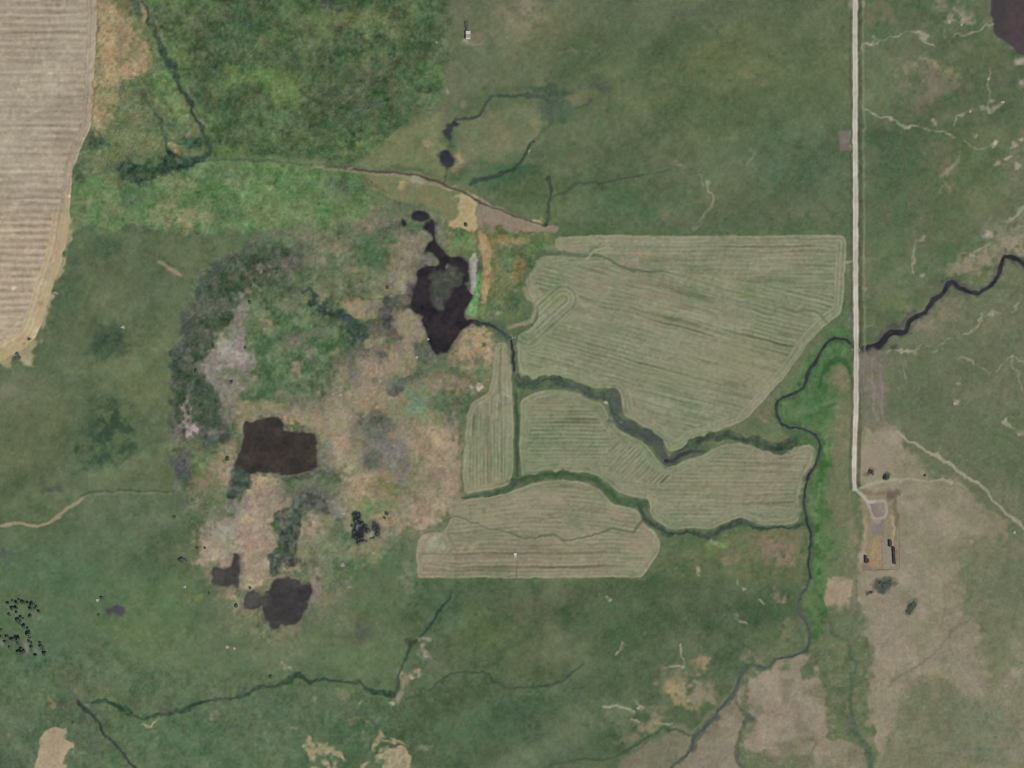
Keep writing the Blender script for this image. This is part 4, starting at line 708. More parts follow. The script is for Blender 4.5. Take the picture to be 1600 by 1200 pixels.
# ---------------------------------------------------------------- stubble field
win, d, _ = region('stubble', STUB, w=(.5, .6))
X, Y = GX[win], GY[win]
sd = -d
hm = sd < np.where(Y > 330, 27, 15)
u = np.where(hm, sd, Y); v = np.where(hm, Y, X)
lam = np.where(hm, 6.5, 11.2)
st = np.where(Y > 335, 1.0, 0.6) * (0.8 + .3 * N['B'][win])
ph = np.cos(2 * np.pi * (u + .5 * WX[win]) / lam)
streak = vnoise(70, 4.0, 41, v, u) + .8 * vnoise(26, 3, 42, v, u) + .7 * vnoise(160, 14, 43, v, u)
col = tone(((168, 157, 138), (158, 145, 127), 'B', .9), win)
low = sstep((Y - 300) / 60)[..., None]
col = col * (1 - low) + tone(((176, 161, 138), (166, 150, 130), 'B', .9), win) * low
col = col + (ph * np.where(hm, 4.5, 10.5 * st) + streak * np.where(hm, 2.2, 3.2) + N['E'][win] * 2.6 + N['H'][win] * 2.4 + np.maximum(vnoise(11, 6, 44, X, Y) - 1.3, 0) * 16)[..., None] * np.array([1.0, .98, .95])
hd = (hm * sstep((Y - 290) / 60))[..., None]
col = col + hd * np.array([6, 5, -3.0])
ln = np.exp(-((sd - 14) / 1.6) ** 2)[..., None] * np.array([-8, -9, -9.0]) + np.exp(-((sd - 2.5) / 2) ** 2)[..., None] * np.array([10, 9, 4.0])
col = col + ln
for yy, k in [(2, -6), (24, 9), (52, -14), (99, -4), (167, -12), (201, 7), (241, -9), (310, -10), (60, 6), (112, 5), (140, 5)]:
    col = col + (np.exp(-((Y - yy - 1.2 * WY[win]) / 2.2) ** 2) * k * (X < 125))[..., None]
m = sstep(0.5 - d / 2.6)[..., None]
canvas[win] = canvas[win] * (1 - m) + col * m
rise_of['stubble'] = np.where(d < 0, 0.06 * (ph + 1), 0)
# tan fringe of the stubble
S([(104, 350), (101, 375), (94, 402), (80, 445), (64, 498)], [4, 4, 4, 5, 8], (172, 154, 120), f=4, o=.8, w=(3, 3))
P([(40, 522), (56, 520), (62, 536), (56, 552), (42, 566), (30, 552), (14, 570), (-10, 568), (5, 548), (25, 536)], (168, 152, 118), f=5, o=.8, w=(3, 3))
B(28, 556, 7, 8, (82, 100, 76), .8); B(45, 530, 5, 6, (136, 124, 84), .6); B(86, 440, 5, 7, (150, 138, 96), .5); B(66, 480, 4, 5, (140, 132, 90), .6); B(44, 560, 6, 5, (178, 156, 126), .6)
B(87, 460, 3, 2, (160, 158, 144), .8); B(52, 565, 8, 3, (150, 142, 110), .5)
S([(152, 0), (151, 30), (148, 100), (145, 150), (143, 193)], .8, (132, 104, 74), f=1.4, o=.6, w=(1, 1.5))
# ---------------------------------------------------------------- drains and streams (vegetated)
DK = (62, 74, 66)
S([(205, -6), (212, 12), (214, 20)], 4, (66, 86, 74), f=4, o=.8)
S([(218, 0), (225, 15), (231, 28), (240, 46), (250, 70), (262, 96), (276, 108), (282, 135), (291, 148), (300, 178), (310, 196), (322, 225), (321, 246), (300, 250)], [2, 2.2, 2.4, 2.6, 5, 7, 4, 2.4, 4, 3.4, 2.4, 3, 5, 3], (52, 74, 60), f=3, o=.92, w=(2, 1.5))
S([(232, 8), (246, 40), (262, 70), (278, 95), (288, 120), (300, 150), (312, 178), (322, 200), (332, 216)], 2.4, (104, 118, 90), f=2.5, o=.5)
S([(302, 172), (312, 186), (320, 198)], 2.2, (134, 132, 106), f=2, o=.7)
S([(222, 140), (236, 165), (248, 190), (258, 215), (266, 236), (272, 252), (280, 262)], [2, 2, 2, 2, 2.4, 5, 3], (62, 82, 62), f=3, o=.85); B(271, 247, 4, 5, (42, 56, 60), .9)
S([(322, 250), (360, 249), (400, 250), (440, 254), (475, 258), (520, 261), (550, 264)], [2, 1.6, 1.6, 1.2, 1.2, 1.2, 1.4], (74, 86, 70), f=2, o=.7, w=(1, 1))
S([(550, 264), (590, 268), (625, 272), (665, 279), (690, 287), (715, 297), (735, 307), (742, 313), (760, 322), (785, 331), (815, 341), (850, 349)], [1.6, 1.8, 1.6, 1.6, 1.8, 1.4, 1.6, 2.4, 1.2, 1.2, 1.2, 1.6], (82, 74, 64), f=1.4, o=.9, w=(.8, .8))
S([(480, 259), (550, 268), (600, 273), (660, 284), (700, 296)], 2.2, (142, 136, 108), f=2, o=.6); B(548, 264, 5, 3, (150, 140, 118), .7)
S([(572, 275), (590, 290), (610, 300)], 1.4, (108, 88, 66), f=1.6, o=.5)
S([(700, 258), (699, 274), (692, 286)], 1, (84, 82, 66), f=1.6, o=.8)
S([(712, 186), (730, 184), (747, 180), (757, 165), (763, 155), (772, 150), (800, 150), (835, 150), (850, 151), (860, 159)], [2, 2, 2, 2, 2, 2.4, 2.4, 2.4, 2.6, 3.4], (64, 78, 66), f=2, o=.85, w=(1, 1))
S([(925, 155), (920, 160), (914, 165), (900, 167)], 1.6, (72, 88, 74), f=2, o=.8); S([(880, 170), (862, 190), (848, 206), (832, 220), (826, 228)], 2.8, (72, 94, 66), f=3.5, o=.85)
S([(828, 222), (824, 230), (820, 240), (814, 252), (806, 262), (790, 270), (770, 276), (745, 282), (735, 288)], [2.6, 2.8, 2.4, 2.4, 2.4, 3, 3.4, 3.4, 2.4], (54, 72, 60), f=2.2, o=.9, w=(1, 1))
S([(857, 278), (861, 290), (860, 305), (857, 320), (854, 338), (850, 348)], [4.4, 2.2, 2, 2.4, 2.2, 3.2], (60, 74, 62), f=2, o=.95, w=(1, 1)); B(850, 347, 3, 3, (62, 54, 48), .8)
S([(860, 314), (875, 304), (888, 297), (904, 288), (925, 286), (942, 285), (960, 281), (985, 277), (1010, 272), (1050, 266)], [2, 2.2, 2.2, 2.2, 1.8, 2, 2, 1.6, 1.2, .8], (64, 84, 66), f=2.4, o=.8, w=(1, 1))
# southern drains
SD = (64, 86, 68)
S([(706, 928), (698, 940), (687, 952), (678, 966), (668, 980), (657, 995)], [1, 1.6, 2, 2, 2, 1.6], (54, 74, 66), f=1.6, o=.9)
S([(652, 1002), (645, 1007), (638, 1016), (633, 1027), (627, 1042), (622, 1060), (620, 1074), (612, 1084), (600, 1082)], [2.4, 3, 2, 1.6, 1.6, 2.4, 3, 3, 3], (62, 76, 60), f=2.2, o=.9); B(646, 1006, 6, 4, (70, 72, 58), .7)
S([(612, 1082), (592, 1081), (575, 1077), (565, 1068), (535, 1064), (510, 1060), (492, 1064), (475, 1060), (462, 1055), (447, 1065), (430, 1072), (400, 1078), (375, 1085), (345, 1090), (312, 1097), (295, 1107), (272, 1114), (250, 1120), (220, 1122), (198, 1112), (180, 1100), (142, 1095)],
  [5, 4, 3, 1.6, 2, 2.4, 3, 3, 4.5, 3, 2.5, 3, 3, 2, 2.4, 2.6, 4, 3, 2, 4, 3.4, 2.2], ((48, 74, 56), (62, 74, 62), 'C', 1.4), f=2.4, o=.95, w=(2, 1.5))
S([(195, 1108), (210, 1122), (232, 1128), (250, 1126)], 2, (72, 104, 74), f=3, o=.6); B(262, 1116, 12, 6, (78, 80, 72), .7); B(375, 1075, 9, 9, (66, 90, 74), .6); B(535, 1052, 4, 14, (84, 104, 74), .6); B(350, 1088, 22, 5, (100, 100, 82), .5)
S([(90, 1098), (105, 1100), (122, 1098)], 4, (82, 90, 74), f=4, o=.7); B(84, 1098, 6, 8, (134, 124, 96), .6); B(120, 1075, 14, 22, (112, 112, 92), .4)
S([(121, 1096), (128, 1104), (138, 1114), (147, 1122), (155, 1134), (163, 1146), (173, 1157), (183, 1168), (197, 1184), (210, 1198), (226, 1218)], [3, 4, 2.6, 2.6, 2.2, 2.2, 2.4, 2.2, 2.4, 2.6, 2.6], (56, 64, 60), f=1.8, o=.9, w=(1, 1)); B(128, 1096, 4, 4, (136, 136, 120), .6)
S([(636, 1092), (655, 1088), (661, 1081), (675, 1080), (700, 1055), (727, 1050), (760, 1049), (770, 1060), (785, 1070), (800, 1072), (830, 1071), (855, 1068), (876, 1064), (890, 1053), (910, 1038)], [1, 1.4, 1.6, 1, 1.2, 1.6, 2, 2, 2, 1.6, 1.8, 1.8, 2, 1.8, 1], (56, 78, 62), f=2.4, o=.85)
S([(1083, 1148), (1068, 1148), (1050, 1144), (1032, 1139), (1022, 1146), (1005, 1156), (985, 1170), (965, 1181), (945, 1187), (915, 1186), (890, 1190), (850, 1196)], [2, 2.4, 2.2, 3, 2.4, 2, 2, 2, 2, 1.8, 1.6, 1], (68, 88, 66), f=2.2, o=.8)
S([(1148, 1088), (1156, 1105), (1163, 1116), (1162, 1130), (1156, 1150), (1154, 1180), (1165, 1205)], [2, 2, 4, 3, 3, 5, 5], (84, 92, 76), f=3, o=.75); B(1165, 1118, 5, 7, (84, 84, 88), .7)
S([(1170, 1168), (1190, 1180), (1205, 1186)], 2, (92, 104, 74), f=3, o=.5); S([(1215, 1200), (1240, 1195)], 6, (92, 98, 74), f=6, o=.5)
# sedge-lined streams of the hay land
LS = ((62, 78, 62), (80, 92, 72), 'E', 1.0)
S([(806, 598), (820, 600), (836, 602), (850, 595), (865, 591), (880, 598), (900, 605), (916, 610), (926, 616), (945, 619), (956, 616), (962, 640)], [6, 8, 7, 7, 7, 7.5, 7.5, 7, 8, 9, 9, 7], LS, f=2, o=.9, w=(2, 1.5))
S([(946, 618), (955, 612), (963, 616), (965, 634), (962, 650), (956, 656)], [4, 5, 6, 7, 6, 4], ((90, 96, 90), (76, 86, 78), 'E', 1), f=2, o=.9, w=(1.5, 1.2))
S([(960, 652), (972, 662), (987, 671), (1012, 681), (1026, 692), (1034, 708), (1042, 718), (1052, 718), (1066, 711), (1080, 700), (1100, 688)], [6, 8, 9, 9, 8, 7, 8, 8, 8, 9, 7], ((76, 84, 78), (62, 76, 66), 'E', 1.1), f=2, o=.9, w=(1.5, 1.5))
S([(1078, 702), (1090, 692), (1104, 684), (1122, 680), (1145, 680), (1162, 687), (1180, 685), (1190, 693), (1202, 700), (1218, 702), (1232, 696), (1240, 688)], [8, 8, 7, 7, 7, 6.5, 7, 8, 8, 7, 8, 7], ((58, 80, 58), (74, 90, 70), 'E', 1.0), f=2, o=.92, w=(1.5, 1.5))
S([(1222, 672), (1240, 680), (1258, 676), (1272, 684)], 5, (72, 96, 70), f=3, o=.7)
S([(957, 652), (962, 656), (970, 660)], 3, (146, 144, 124), f=2, o=.7); B(942, 627, 5, 3, (168, 164, 146), .9); B(965, 657, 6, 5, (138, 140, 120), .7)
S([(806, 612), (806, 640), (807, 680), (808, 720), (808, 745)], [2.6, 3, 3.2, 3, 3.4], (70, 86, 66), f=1.6, o=.92, w=(.6, .6)); S([(800, 530), (802, 550), (803, 590)], [2.2, 2.6, 2.4], (92, 96, 86), f=1.4, o=.8, w=(.5, .5))
S([(812, 540), (813, 570), (818, 590)], 1.5, (150, 154, 124), f=1.5, o=.5)
S([(722, 776), (745, 772), (775, 768), (798, 763), (806, 752), (830, 747), (855, 743), (880, 740), (895, 744), (925, 748), (940, 760), (955, 772), (965, 782), (985, 785), (1008, 785)], [2, 3.5, 4.5, 5, 7, 5.5, 5.5, 6, 5.5, 6, 6, 5.5, 6, 6, 5.5], ((66, 92, 62), (72, 96, 68), 'E', .8), f=2, o=.95, w=(1, 1.2))
B(804, 757, 7, 7, (70, 78, 72), .8)
S([(1005, 788), (1003, 800), (1010, 808), (1020, 818), (1033, 828), (1037, 836), (1050, 836), (1080, 833), (1105, 838), (1122, 830), (1140, 821), (1155, 814), (1168, 821), (1190, 827), (1215, 825), (1240, 823), (1258, 818)], [3, 3, 4, 4, 4, 5, 4, 4, 6, 5, 5, 6, 4, 2.5, 2, 2.5, 4], ((58, 78, 60), (74, 86, 70), 'E', 1.0), f=2.2, o=.9, w=(1.5, 1.5))
B(1032, 826, 4, 4, (92, 90, 92), .7); B(1110, 838, 14, 5, (80, 88, 82), .6); B(1155, 816, 9, 6, (62, 84, 68), .6); B(1116, 846, 8, 3, (140, 152, 116), .6)
# reedy strips in the marsh streams
S([(724, 626), (722, 660), (718, 690), (714, 705)], 1.4, (86, 104, 80), f=2, o=.7); S([(734, 622), (728, 640), (725, 660)], 3, (74, 104, 72), f=3, o=.7)

CORE = ((50, 62, 58), (62, 74, 66), 'D', 1.0)
S([(1082, 700), (1096, 689), (1112, 682), (1130, 679), (1146, 681), (1160, 687), (1174, 686), (1186, 690), (1196, 698), (1212, 702), (1228, 698), (1238, 690)], [2.5, 2.2, 2, 2.2, 2, 2, 2, 2.4, 2.6, 2, 2.4, 2], CORE, f=2, o=.7)
S([(728, 775), (760, 770), (798, 763), (806, 752), (832, 746), (858, 743), (882, 740), (908, 746), (928, 750), (942, 761), (956, 773), (967, 783), (990, 785)], [1, 1.6, 2, 3, 2, 1.6, 2, 2, 2, 2, 2.2, 2.4, 2], ((52, 76, 52), (58, 80, 58), 'D', .8), f=2, o=.65)
S([(1003, 792), (1008, 806), (1020, 818), (1034, 829), (1052, 836), (1080, 834), (1106, 838), (1124, 829), (1142, 821), (1155, 815), (1170, 822), (1195, 827), (1222, 824), (1250, 820)], [1.4, 2, 2, 2.4, 2, 1.8, 2.6, 2.2, 2.4, 3, 1.6, 1.4, 1.4, 1.6], CORE, f=2, o=.65)
S([(822, 601), (840, 600), (854, 594), (868, 593)], [2, 2.2, 2, 1.6], CORE, f=2, o=.55)
S([(806.5, 614), (807, 680), (808, 744)], 1.3, (58, 74, 58), f=1.3, o=.6, w=(.4, .4))

B(1311, 590, 17, 19, (118, 118, 90), 1, w=(3, 2)); S([(1280, 604), (1285, 584), (1297, 568), (1315, 562), (1328, 574), (1333, 600)], [2, 3.5, 4, 4, 3.5, 2], (50, 88, 52), f=3.5, o=.85); S([(1262, 650), (1280, 640), (1300, 628)], 3, (52, 90, 54), f=4, o=.6); B(1245, 645, 12, 14, (92, 118, 80), .8); B(1290, 545, 16, 8, (88, 122, 76), .7)
S([(1286, 690), (1284, 740), (1276, 800), (1279, 850), (1281, 900)], [3, 4, 3, 4, 3], ((54, 96, 52), (88, 126, 74), 'D', 1.6), f=4, o=.7); B(1300, 800, 8, 40, (104, 114, 80), .6, ns=('D', .4)); B(1296, 880, 9, 25, (96, 116, 76), .6, ns=('D', .4))
B(165, 535, 30, 25, ((54, 76, 58), (64, 86, 62), 'E', .8), .95, w=(4, 3), pw=1.3)
P([(150, 632), (200, 618), (226, 646), (222, 690), (190, 716), (150, 734), (114, 742), (110, 690), (138, 672)], ((56, 80, 60), (80, 100, 70), 'D', 1.1), f=11, o=.85, w=(6, 4))
P([(180, 264), (202, 250), (232, 258), (268, 252), (300, 248), (320, 252), (296, 262), (250, 267), (224, 284), (192, 282)], ((46, 70, 54), (62, 88, 62), 'E', .9), f=4, o=.9, w=(3, 2)); B(125, 272, 10, 22, (60, 84, 62), .7, w=(3, 3)); B(150, 222, 14, 10, (62, 88, 64), .7, w=(3, 3)); B(300, 222, 16, 14, (58, 88, 62), .8, w=(3, 3))

S([(1030, 425), (1062, 430), (1100, 441), (1135, 450), (1168, 459), (1190, 470), (1212, 478)], [1.4, 1.2, 1.4, 1.2, 2, 1.6, 1.4], (110, 119, 88), f=1.8, o=.6, ns=('D', .3))
# ---------------------------------------------------------------- water
PONDS = {}
PONDS['mill'] = (Q(620, 320, 5, [(205, 170), (262, 112), (298, 150), (302, 230), (322, 318), (382, 368), (430, 408), (480, 398), (548, 430), (560, 500), (556, 590), (524, 620), (576, 690), (572, 760), (545, 800), (552, 898), (645, 896), (652, 945), (555, 955), (520, 985),
                 (482, 1040), (440, 1110), (380, 1165), (310, 1150), (262, 1080), (230, 1000), (200, 950), (178, 862), (138, 842), (96, 800), (120, 700), (148, 620), (148, 530), (205, 482), (262, 480), (330, 468), (290, 410), (228, 384), (218, 342), (270, 290), (258, 220), (212, 205)]), (45, 42, 46), (54, 48, 51))
PONDS['mill_arm'] = (Q(620, 320, 5, [(112, 88), (140, 66), (200, 60), (240, 74), (246, 108), (200, 128), (136, 122)]), (50, 50, 54), (44, 43, 48))
PONDS['west'] = ([(380, 661), (394, 656), (410, 653), (427, 651), (441, 658), (448, 671), (462, 674), (476, 675), (494, 680), (498, 700), (499, 724), (487, 737), (462, 741), (425, 741), (400, 742), (388, 748), (378, 752), (370, 744), (371, 718), (377, 694)], (68, 61, 56), (56, 53, 51))
PONDS['square'] = (Q(320, 850, 8, [(88, 310), (250, 300), (345, 240), (350, 130), (395, 110), (430, 150), (445, 280), (456, 450), (450, 535), (400, 572), (335, 535), (98, 532)]), (75, 73, 69), (66, 64, 61))
PONDS['round'] = (Q(320, 850, 8, [(836, 500), (915, 440), (1100, 462), (1290, 508), (1332, 582), (1312, 680), (1250, 850), (1185, 985), (1080, 1042), (920, 1050), (822, 1036), (740, 900), (705, 800), (640, 838), (505, 815), (482, 700), (560, 600), (650, 580), (720, 660), (770, 600)]), (73, 71, 69), (62, 60, 60))
PONDS['ne'] = ([(1550, -130), (1549, 0), (1549, 30), (1553, 54), (1568, 67), (1582, 74), (1592, 86), (1606, 84), (1616, 60), (1640, 30), (1650, -130)], (80, 72, 74), (72, 67, 68))
PONDS['dugout'] = ([(689, 237), (698, 234), (706, 242), (709, 253), (704, 262), (694, 261), (687, 253), (686, 243)], (54, 56, 64), (66, 68, 66))
PONDS['seep'] = ([(696, 193), (704, 191), (712, 187), (717, 195), (712, 198), (706, 197), (704, 206), (702, 216), (697, 214), (692, 205), (695, 200)], (62, 64, 66), (54, 56, 58))
PONDS['rush_a'] = (Q(530, 785, 16, [(340, 300), (420, 262), (495, 280), (520, 430), (570, 520), (650, 560), (740, 660), (740, 730), (620, 720), (600, 850), (610, 960), (500, 980), (480, 1040), (450, 960), (380, 900), (290, 830), (300, 640), (360, 540)]), (58, 57, 62), (48, 50, 54))
PONDS['rush_b'] = (Q(530, 785, 16, [(830, 560), (930, 590), (1000, 660), (990, 820), (900, 850), (870, 760), (820, 680)]), (62, 62, 64), (70, 62, 56))
PONDS['peg'] = ([(625, 346), (630, 343), (635, 347), (633, 353), (627, 354)], (56, 60, 58), (48, 52, 54))
PONDS['wallow'] = ([(166, 954), (176, 950), (186, 946), (194, 948), (196, 956), (190, 962), (180, 958), (170, 958)], (70, 72, 80), (82, 84, 84))
CREEKS = {}
CREEKS['east'] = ([(1343, 549), (1352, 547), (1368, 543), (1380, 534), (1392, 522), (1413, 520), (1420, 507), (1430, 495), (1448, 484), (1457, 470), (1470, 462), (1482, 445), (1491, 444), (1500, 452), (1517, 458), (1533, 457), (1555, 440), (1563, 423), (1567, 404), (1574, 400), (1590, 405), (1602, 414), (1640, 440), (1710, 450)],
                  [4, 6.5, 6, 5, 5, 3.2, 3, 3.2, 3, 3.6, 3.2, 3.6, 3.4, 3, 3, 2.8, 2.8, 3, 3, 3, 3, 3.2, 3, 3], (44, 45, 50), (54, 56, 58))
CREEKS['west'] = ([(1334, 545), (1331, 538), (1324, 532), (1312, 529), (1301, 530), (1290, 538), (1281, 553), (1272, 569), (1262, 582), (1256, 602), (1245, 611), (1230, 617), (1217, 626), (1212, 636), (1214, 650), (1222, 663), (1236, 669), (1254, 671), (1270, 677), (1279, 690), (1280, 706), (1274, 724), (1264, 742), (1259, 762), (1257, 790), (1261, 815),
                   (1265, 840), (1264, 870), (1263, 888), (1268, 902)], [2, 2, 1.8, 1.8, 1.8, 2, 2.2, 2.2, 2.4, 2, 1.8, 1.9, 2, 2, 1.9, 2, 1.8, 1.8, 1.9, 2, 2, 1.9, 1.8, 1.8, 2, 2, 1.7, 1.6, 1.5], (48, 56, 57), (58, 66, 64))
CREEKS['south'] = ([(1267, 896), (1262, 918), (1251, 931), (1246, 948), (1249, 962), (1259, 974), (1265, 995), (1262, 1015), (1245, 1024), (1215, 1031), (1198, 1042), (1166, 1039), (1158, 1052), (1150, 1075), (1134, 1096), (1116, 1120), (1096, 1142), (1083, 1152), (1080, 1172), (1062, 1188), (1044, 1206), (1020, 1240)],
                   [1.5, 1.5, 1.6, 1.7, 1.5, 1.6, 2.0, 1.9, 1.6, 1.4, 1.6, 1.9, 2, 2, 2, 2, 2, 2.2, 2, 2, 1.8, 1.8], (84, 90, 88), (72, 82, 78))
CREEKS['oxbow'] = ([(1040, 719), (1052, 719), (1064, 712), (1078, 707), (1098, 706)], [3.4, 3.4, 2.6, 2.6, 1.4], (64, 62, 64), (74, 76, 74))
CREEKS['hay'] = ([(868, 599), (886, 605), (908, 608), (916, 615), (930, 620), (945, 622), (954, 634), (960, 650), (968, 661), (986, 673), (1010, 683), (1025, 694), (1033, 710), (1041, 719)], [1.4, 1.6, 1.8, 1.6, 1.8, 2, 2, 1.4, 2.4, 2.2, 2.2, 2, 2.2, 2.6], (72, 78, 78), (82, 88, 84))
CREEKS['ditch'] = ([(801, 532), (803, 560), (803, 582)], [1.4, 2, 1.8], (58, 58, 64), (52, 52, 58))
CREEKS['outlet'] = ([(742, 505), (752, 505), (760, 507), (770, 510), (782, 517), (790, 524)], [2.2, 1.6, 2.6, 2, 1.4, 1.4], (58, 62, 66), (66, 72, 70))
BANK = {'east': (3, (84, 82, 78)), 'west': (4, (70, 92, 64)), 'south': (3, (84, 96, 76)), 'oxbow': (4, (78, 90, 72)), 'hay': (2, (74, 88, 72)), 'ditch': (1.5, (92, 100, 82)), 'outlet': (2, (72, 92, 74))}
B(1398, 544, 5, 5, (76, 76, 80), .95, w=(1, 1)); B(1385, 548, 6, 9, (112, 108, 100), .7, w=(2, 2)); B(1475, 443, 8, 5, (72, 90, 76), .8)
S([(1392, 516), (1405, 512), (1415, 508)], 3, (84, 88, 78), f=3, o=.7, ns=('H', .7)); S([(1350, 542), (1375, 530), (1390, 514)], 3, (116, 112, 96), f=3, o=.5); S([(1425, 505), (1440, 500), (1458, 482)], 2, (128, 122, 106), f=2.5, o=.6)
for key, (q, wd, c1, c2) in CREEKS.items():
    bw, bc = BANK[key]
    S(q, [a + bw for a in wd], bc, f=3.4, o=.75, w=(2, 2.2))
water_sdf = np.full((NY, NX), 99.0)
for key, (q, c1, c2) in PONDS.items():
    q = rounded(q, True, 3)
    win = window(q, 26)
    sm = key in ('mill', 'mill_arm')
    X, Y = warped(win, (1.0, 1.2) if key not in ('ne', 'west', 'square', 'round') else (1.5, 1.5))
    d = seg_dist(q, X, Y, True)
    sdf_of['pond_' + key] = (win, d, q)
    water_sdf[win] = np.minimum(water_sdf[win], d)
    rim = {'ne': (96, 98, 84), 'west': (112, 104, 92), 'round': (104, 100, 90), 'square': (104, 98, 88)}.get(key, (82, 86, 76))
    blend(win, sstep(1 - d / 5.5) * .45, rim)
    m = sstep(0.5 - (d + (1.2 if key in ('mill', 'west', 'round', 'square', 'ne') else 0)) / 5)
    blend(win, m, (c1, c2, 'C', 1.0))
for key, (q, wd, c1, c2) in CREEKS.items():
    q2 = rounded(q, False, 4)
    ww = np.interp(np.linspace(0, 1, len(q2)), np.linspace(0, 1, len(wd)), wd)
    win = window(q2, 26)
    X, Y = warped(win, (.7, .7))
    d = seg_dist(q2, X, Y, False, ww + .5 * N['D'][win].mean() * 0 + .3)
    d = d - .22 * N['E'][win]
    sdf_of['creek_' + key] = (win, d, None)
    water_sdf[win] = np.minimum(water_sdf[win], d)
    m = sstep(0.5 - d / 2.2)
    blend(win, m, (c1, c2, 'D', 1.0))
# floating weed on the mill pond
P(Q(620, 320, 5, [(248, 600), (300, 540), (350, 520), (385, 470), (440, 480), (470, 530), (470, 600), (400, 640), (388, 720), (360, 815), (300, 805), (256, 750)]), ((72, 78, 68), (82, 84, 76), 'E', .9), f=4, o=.85, w=(3, 2))
for x, y, rx, ry, c, o in [(684, 465, 4, 6, (104, 108, 98), .6), (700, 416, 5, 4, (104, 108, 98), .8), (706, 425, 8, 4, (92, 98, 86), .6), (693, 436, 5, 4, (96, 100, 90), .6), (724, 445, 7, 6, (78, 80, 78), .8), (688, 478, 4, 6, (84, 86, 86), .6),
                           (716, 470, 14, 8, (56, 47, 49), .5), (648, 455, 10, 20, (52, 48, 60), .5), (640, 480, 8, 8, (58, 72, 66), .7), (646, 418, 10, 6, (72, 70, 68), .5), (660, 412, 7, 8, (88, 86, 86), .6)]:
    B(x, y, rx, ry, c, o, w=(2, 2), ns=('E', .4))
P([(372, 735), (392, 744), (394, 756), (382, 772), (370, 780), (360, 776), (364, 752)], ((62, 74, 66), (74, 88, 74), 'E', .9), f=4, w=(3, 2)); B(420, 715, 25, 12, (74, 62, 56), .5); B(460, 745, 25, 5, (66, 76, 64), .6); B(397, 942, 12, 10, (84, 88, 84), .5); B(410, 940, 10, 14, (88, 88, 80), .5); B(1585, 30, 14, 40, (88, 70, 74), .5)
B(557.5, 825, 3, 5, (104, 102, 112), .9, w=(1, 1)); B(562, 823, 2, 2, (112, 112, 118), .7, w=(1, 1)); B(577, 824, 4, 4, (112, 114, 112), .6, w=(1, 1)); B(581, 834, 3, 4, (124, 128, 118), .7, w=(1, 1))
# ---------------------------------------------------------------- roads and yards
ROADX = [(1336, -130), (1336, 0), (1336, 200), (1336.3, 300), (1337, 450), (1337.8, 540), (1337, 640), (1335.6, 690), (1335, 745), (1336, 764)]
S([(x + 7.5, y) for x, y in ROADX], 2.8, (78, 90, 70), f=2, o=.9, w=(.4, .6)); S([(x + 13.5, y) for x, y in ROADX[:8]], 1.6, (116, 122, 98), f=1.6, o=.8, w=(.4, .6)); S([(x - 6.5, y) for x, y in ROADX], 1.8, (84, 94, 74), f=1.8, o=.75, w=(.4, .6))
S([(1343.5, 655), (1343, 700), (1342.5, 750)], 3, (108, 102, 84), f=2, o=.8); S([(1330, 770), (1334, 830), (1338, 900)], 1.6, (124, 116, 94), f=2, o=.5)
P([(1308, 208), (1314, 204), (1330, 201), (1331, 236), (1310, 237)], ((132, 112, 108), (120, 108, 100), 'D', .6), f=2, o=.9, w=(1, 1), sm=False); B(1330, 232, 4, 5, (150, 136, 110), .6)
P([(1343, 552), (1385, 548), (1382, 600), (1380, 640), (1376, 668), (1350, 668), (1344, 600)], ((128, 116, 106), (108, 106, 90), 'D', .9), f=4, o=.85, w=(2, 2))
S([(1364, 560), (1364, 590), (1366, 630), (1370, 655)], 2, (142, 130, 118), f=2, o=.5); S([(1378, 560), (1377, 600), (1376, 640), (1379, 660)], 1, (138, 128, 112), f=1.5, o=.5); S([(1349, 600), (1350, 650)], 1.4, (104, 96, 84), f=2, o=.5)
TK = (160, 150, 126)
S([(1345, 764), (1360, 758), (1380, 754), (1410, 751), (1440, 749), (1470, 750), (1486, 754)], [2.6, 3, 2.4, 2, 1.8, 2, 2.6], TK, f=2, o=.85, w=(1.2, 1)); S([(1492, 755), (1502, 760), (1512, 768), (1520, 775)], 1.6, (142, 138, 112), f=2, o=.65)
S([(1376, 660), (1390, 672), (1408, 684)], 4, (128, 122, 102), f=4, o=.6); S([(1400, 678), (1425, 692), (1450, 706), (1470, 718), (1490, 732), (1515, 748), (1538, 764), (1550, 778), (1568, 798), (1585, 813), (1604, 828), (1700, 900)], [1.6, 2, 2.2, 3, 2.4, 2.4, 2.4, 2.2, 2.2, 2, 2, 2], (154, 148, 124), f=1.6, o=.9, w=(1.4, 1.2))
S([(1455, 712), (1466, 710)], 2, (160, 152, 130), f=2, o=.7)
# corral yard
P([(1345, 770), (1404, 764), (1406, 888), (1348, 890)], ((146, 128, 100), (134, 120, 96), 'D', .8), f=5, o=.75, w=(2.5, 2), sm=False)
S([(1350, 770), (1375, 771), (1403, 768)], 3.5, (126, 110, 84), f=3, o=.8); S([(1400, 766), (1402, 785), (1400, 825)], 3, (116, 98, 78), f=3, o=.85); B(1399, 776, 5, 8, (100, 88, 76), .7)
P([(1360, 786), (1384, 786), (1383, 806), (1368, 808), (1362, 800)], ((146, 128, 116), (130, 116, 108), 'E', .8), f=3, w=(1, 1)); P([(1363, 818), (1380, 816), (1379, 836), (1366, 838)], ((136, 122, 114), (124, 114, 104), 'E', .8), f=3, w=(1, 1))
S([(1356, 784), (1360, 796), (1364, 806), (1372, 811), (1382, 808), (1386, 798), (1385, 784), (1374, 784), (1358, 783)], 2.2, (160, 152, 136), f=1.8, o=.85, w=(.8, .8)); S([(1362, 808), (1366, 814), (1374, 816)], 3, (152, 144, 128), f=2, o=.7)
S([(1336, 762), (1342, 770), (1350, 777), (1358, 784), (1366, 785)], 2.4, (172, 166, 150), f=1.6, o=.9, w=(.5, .5))
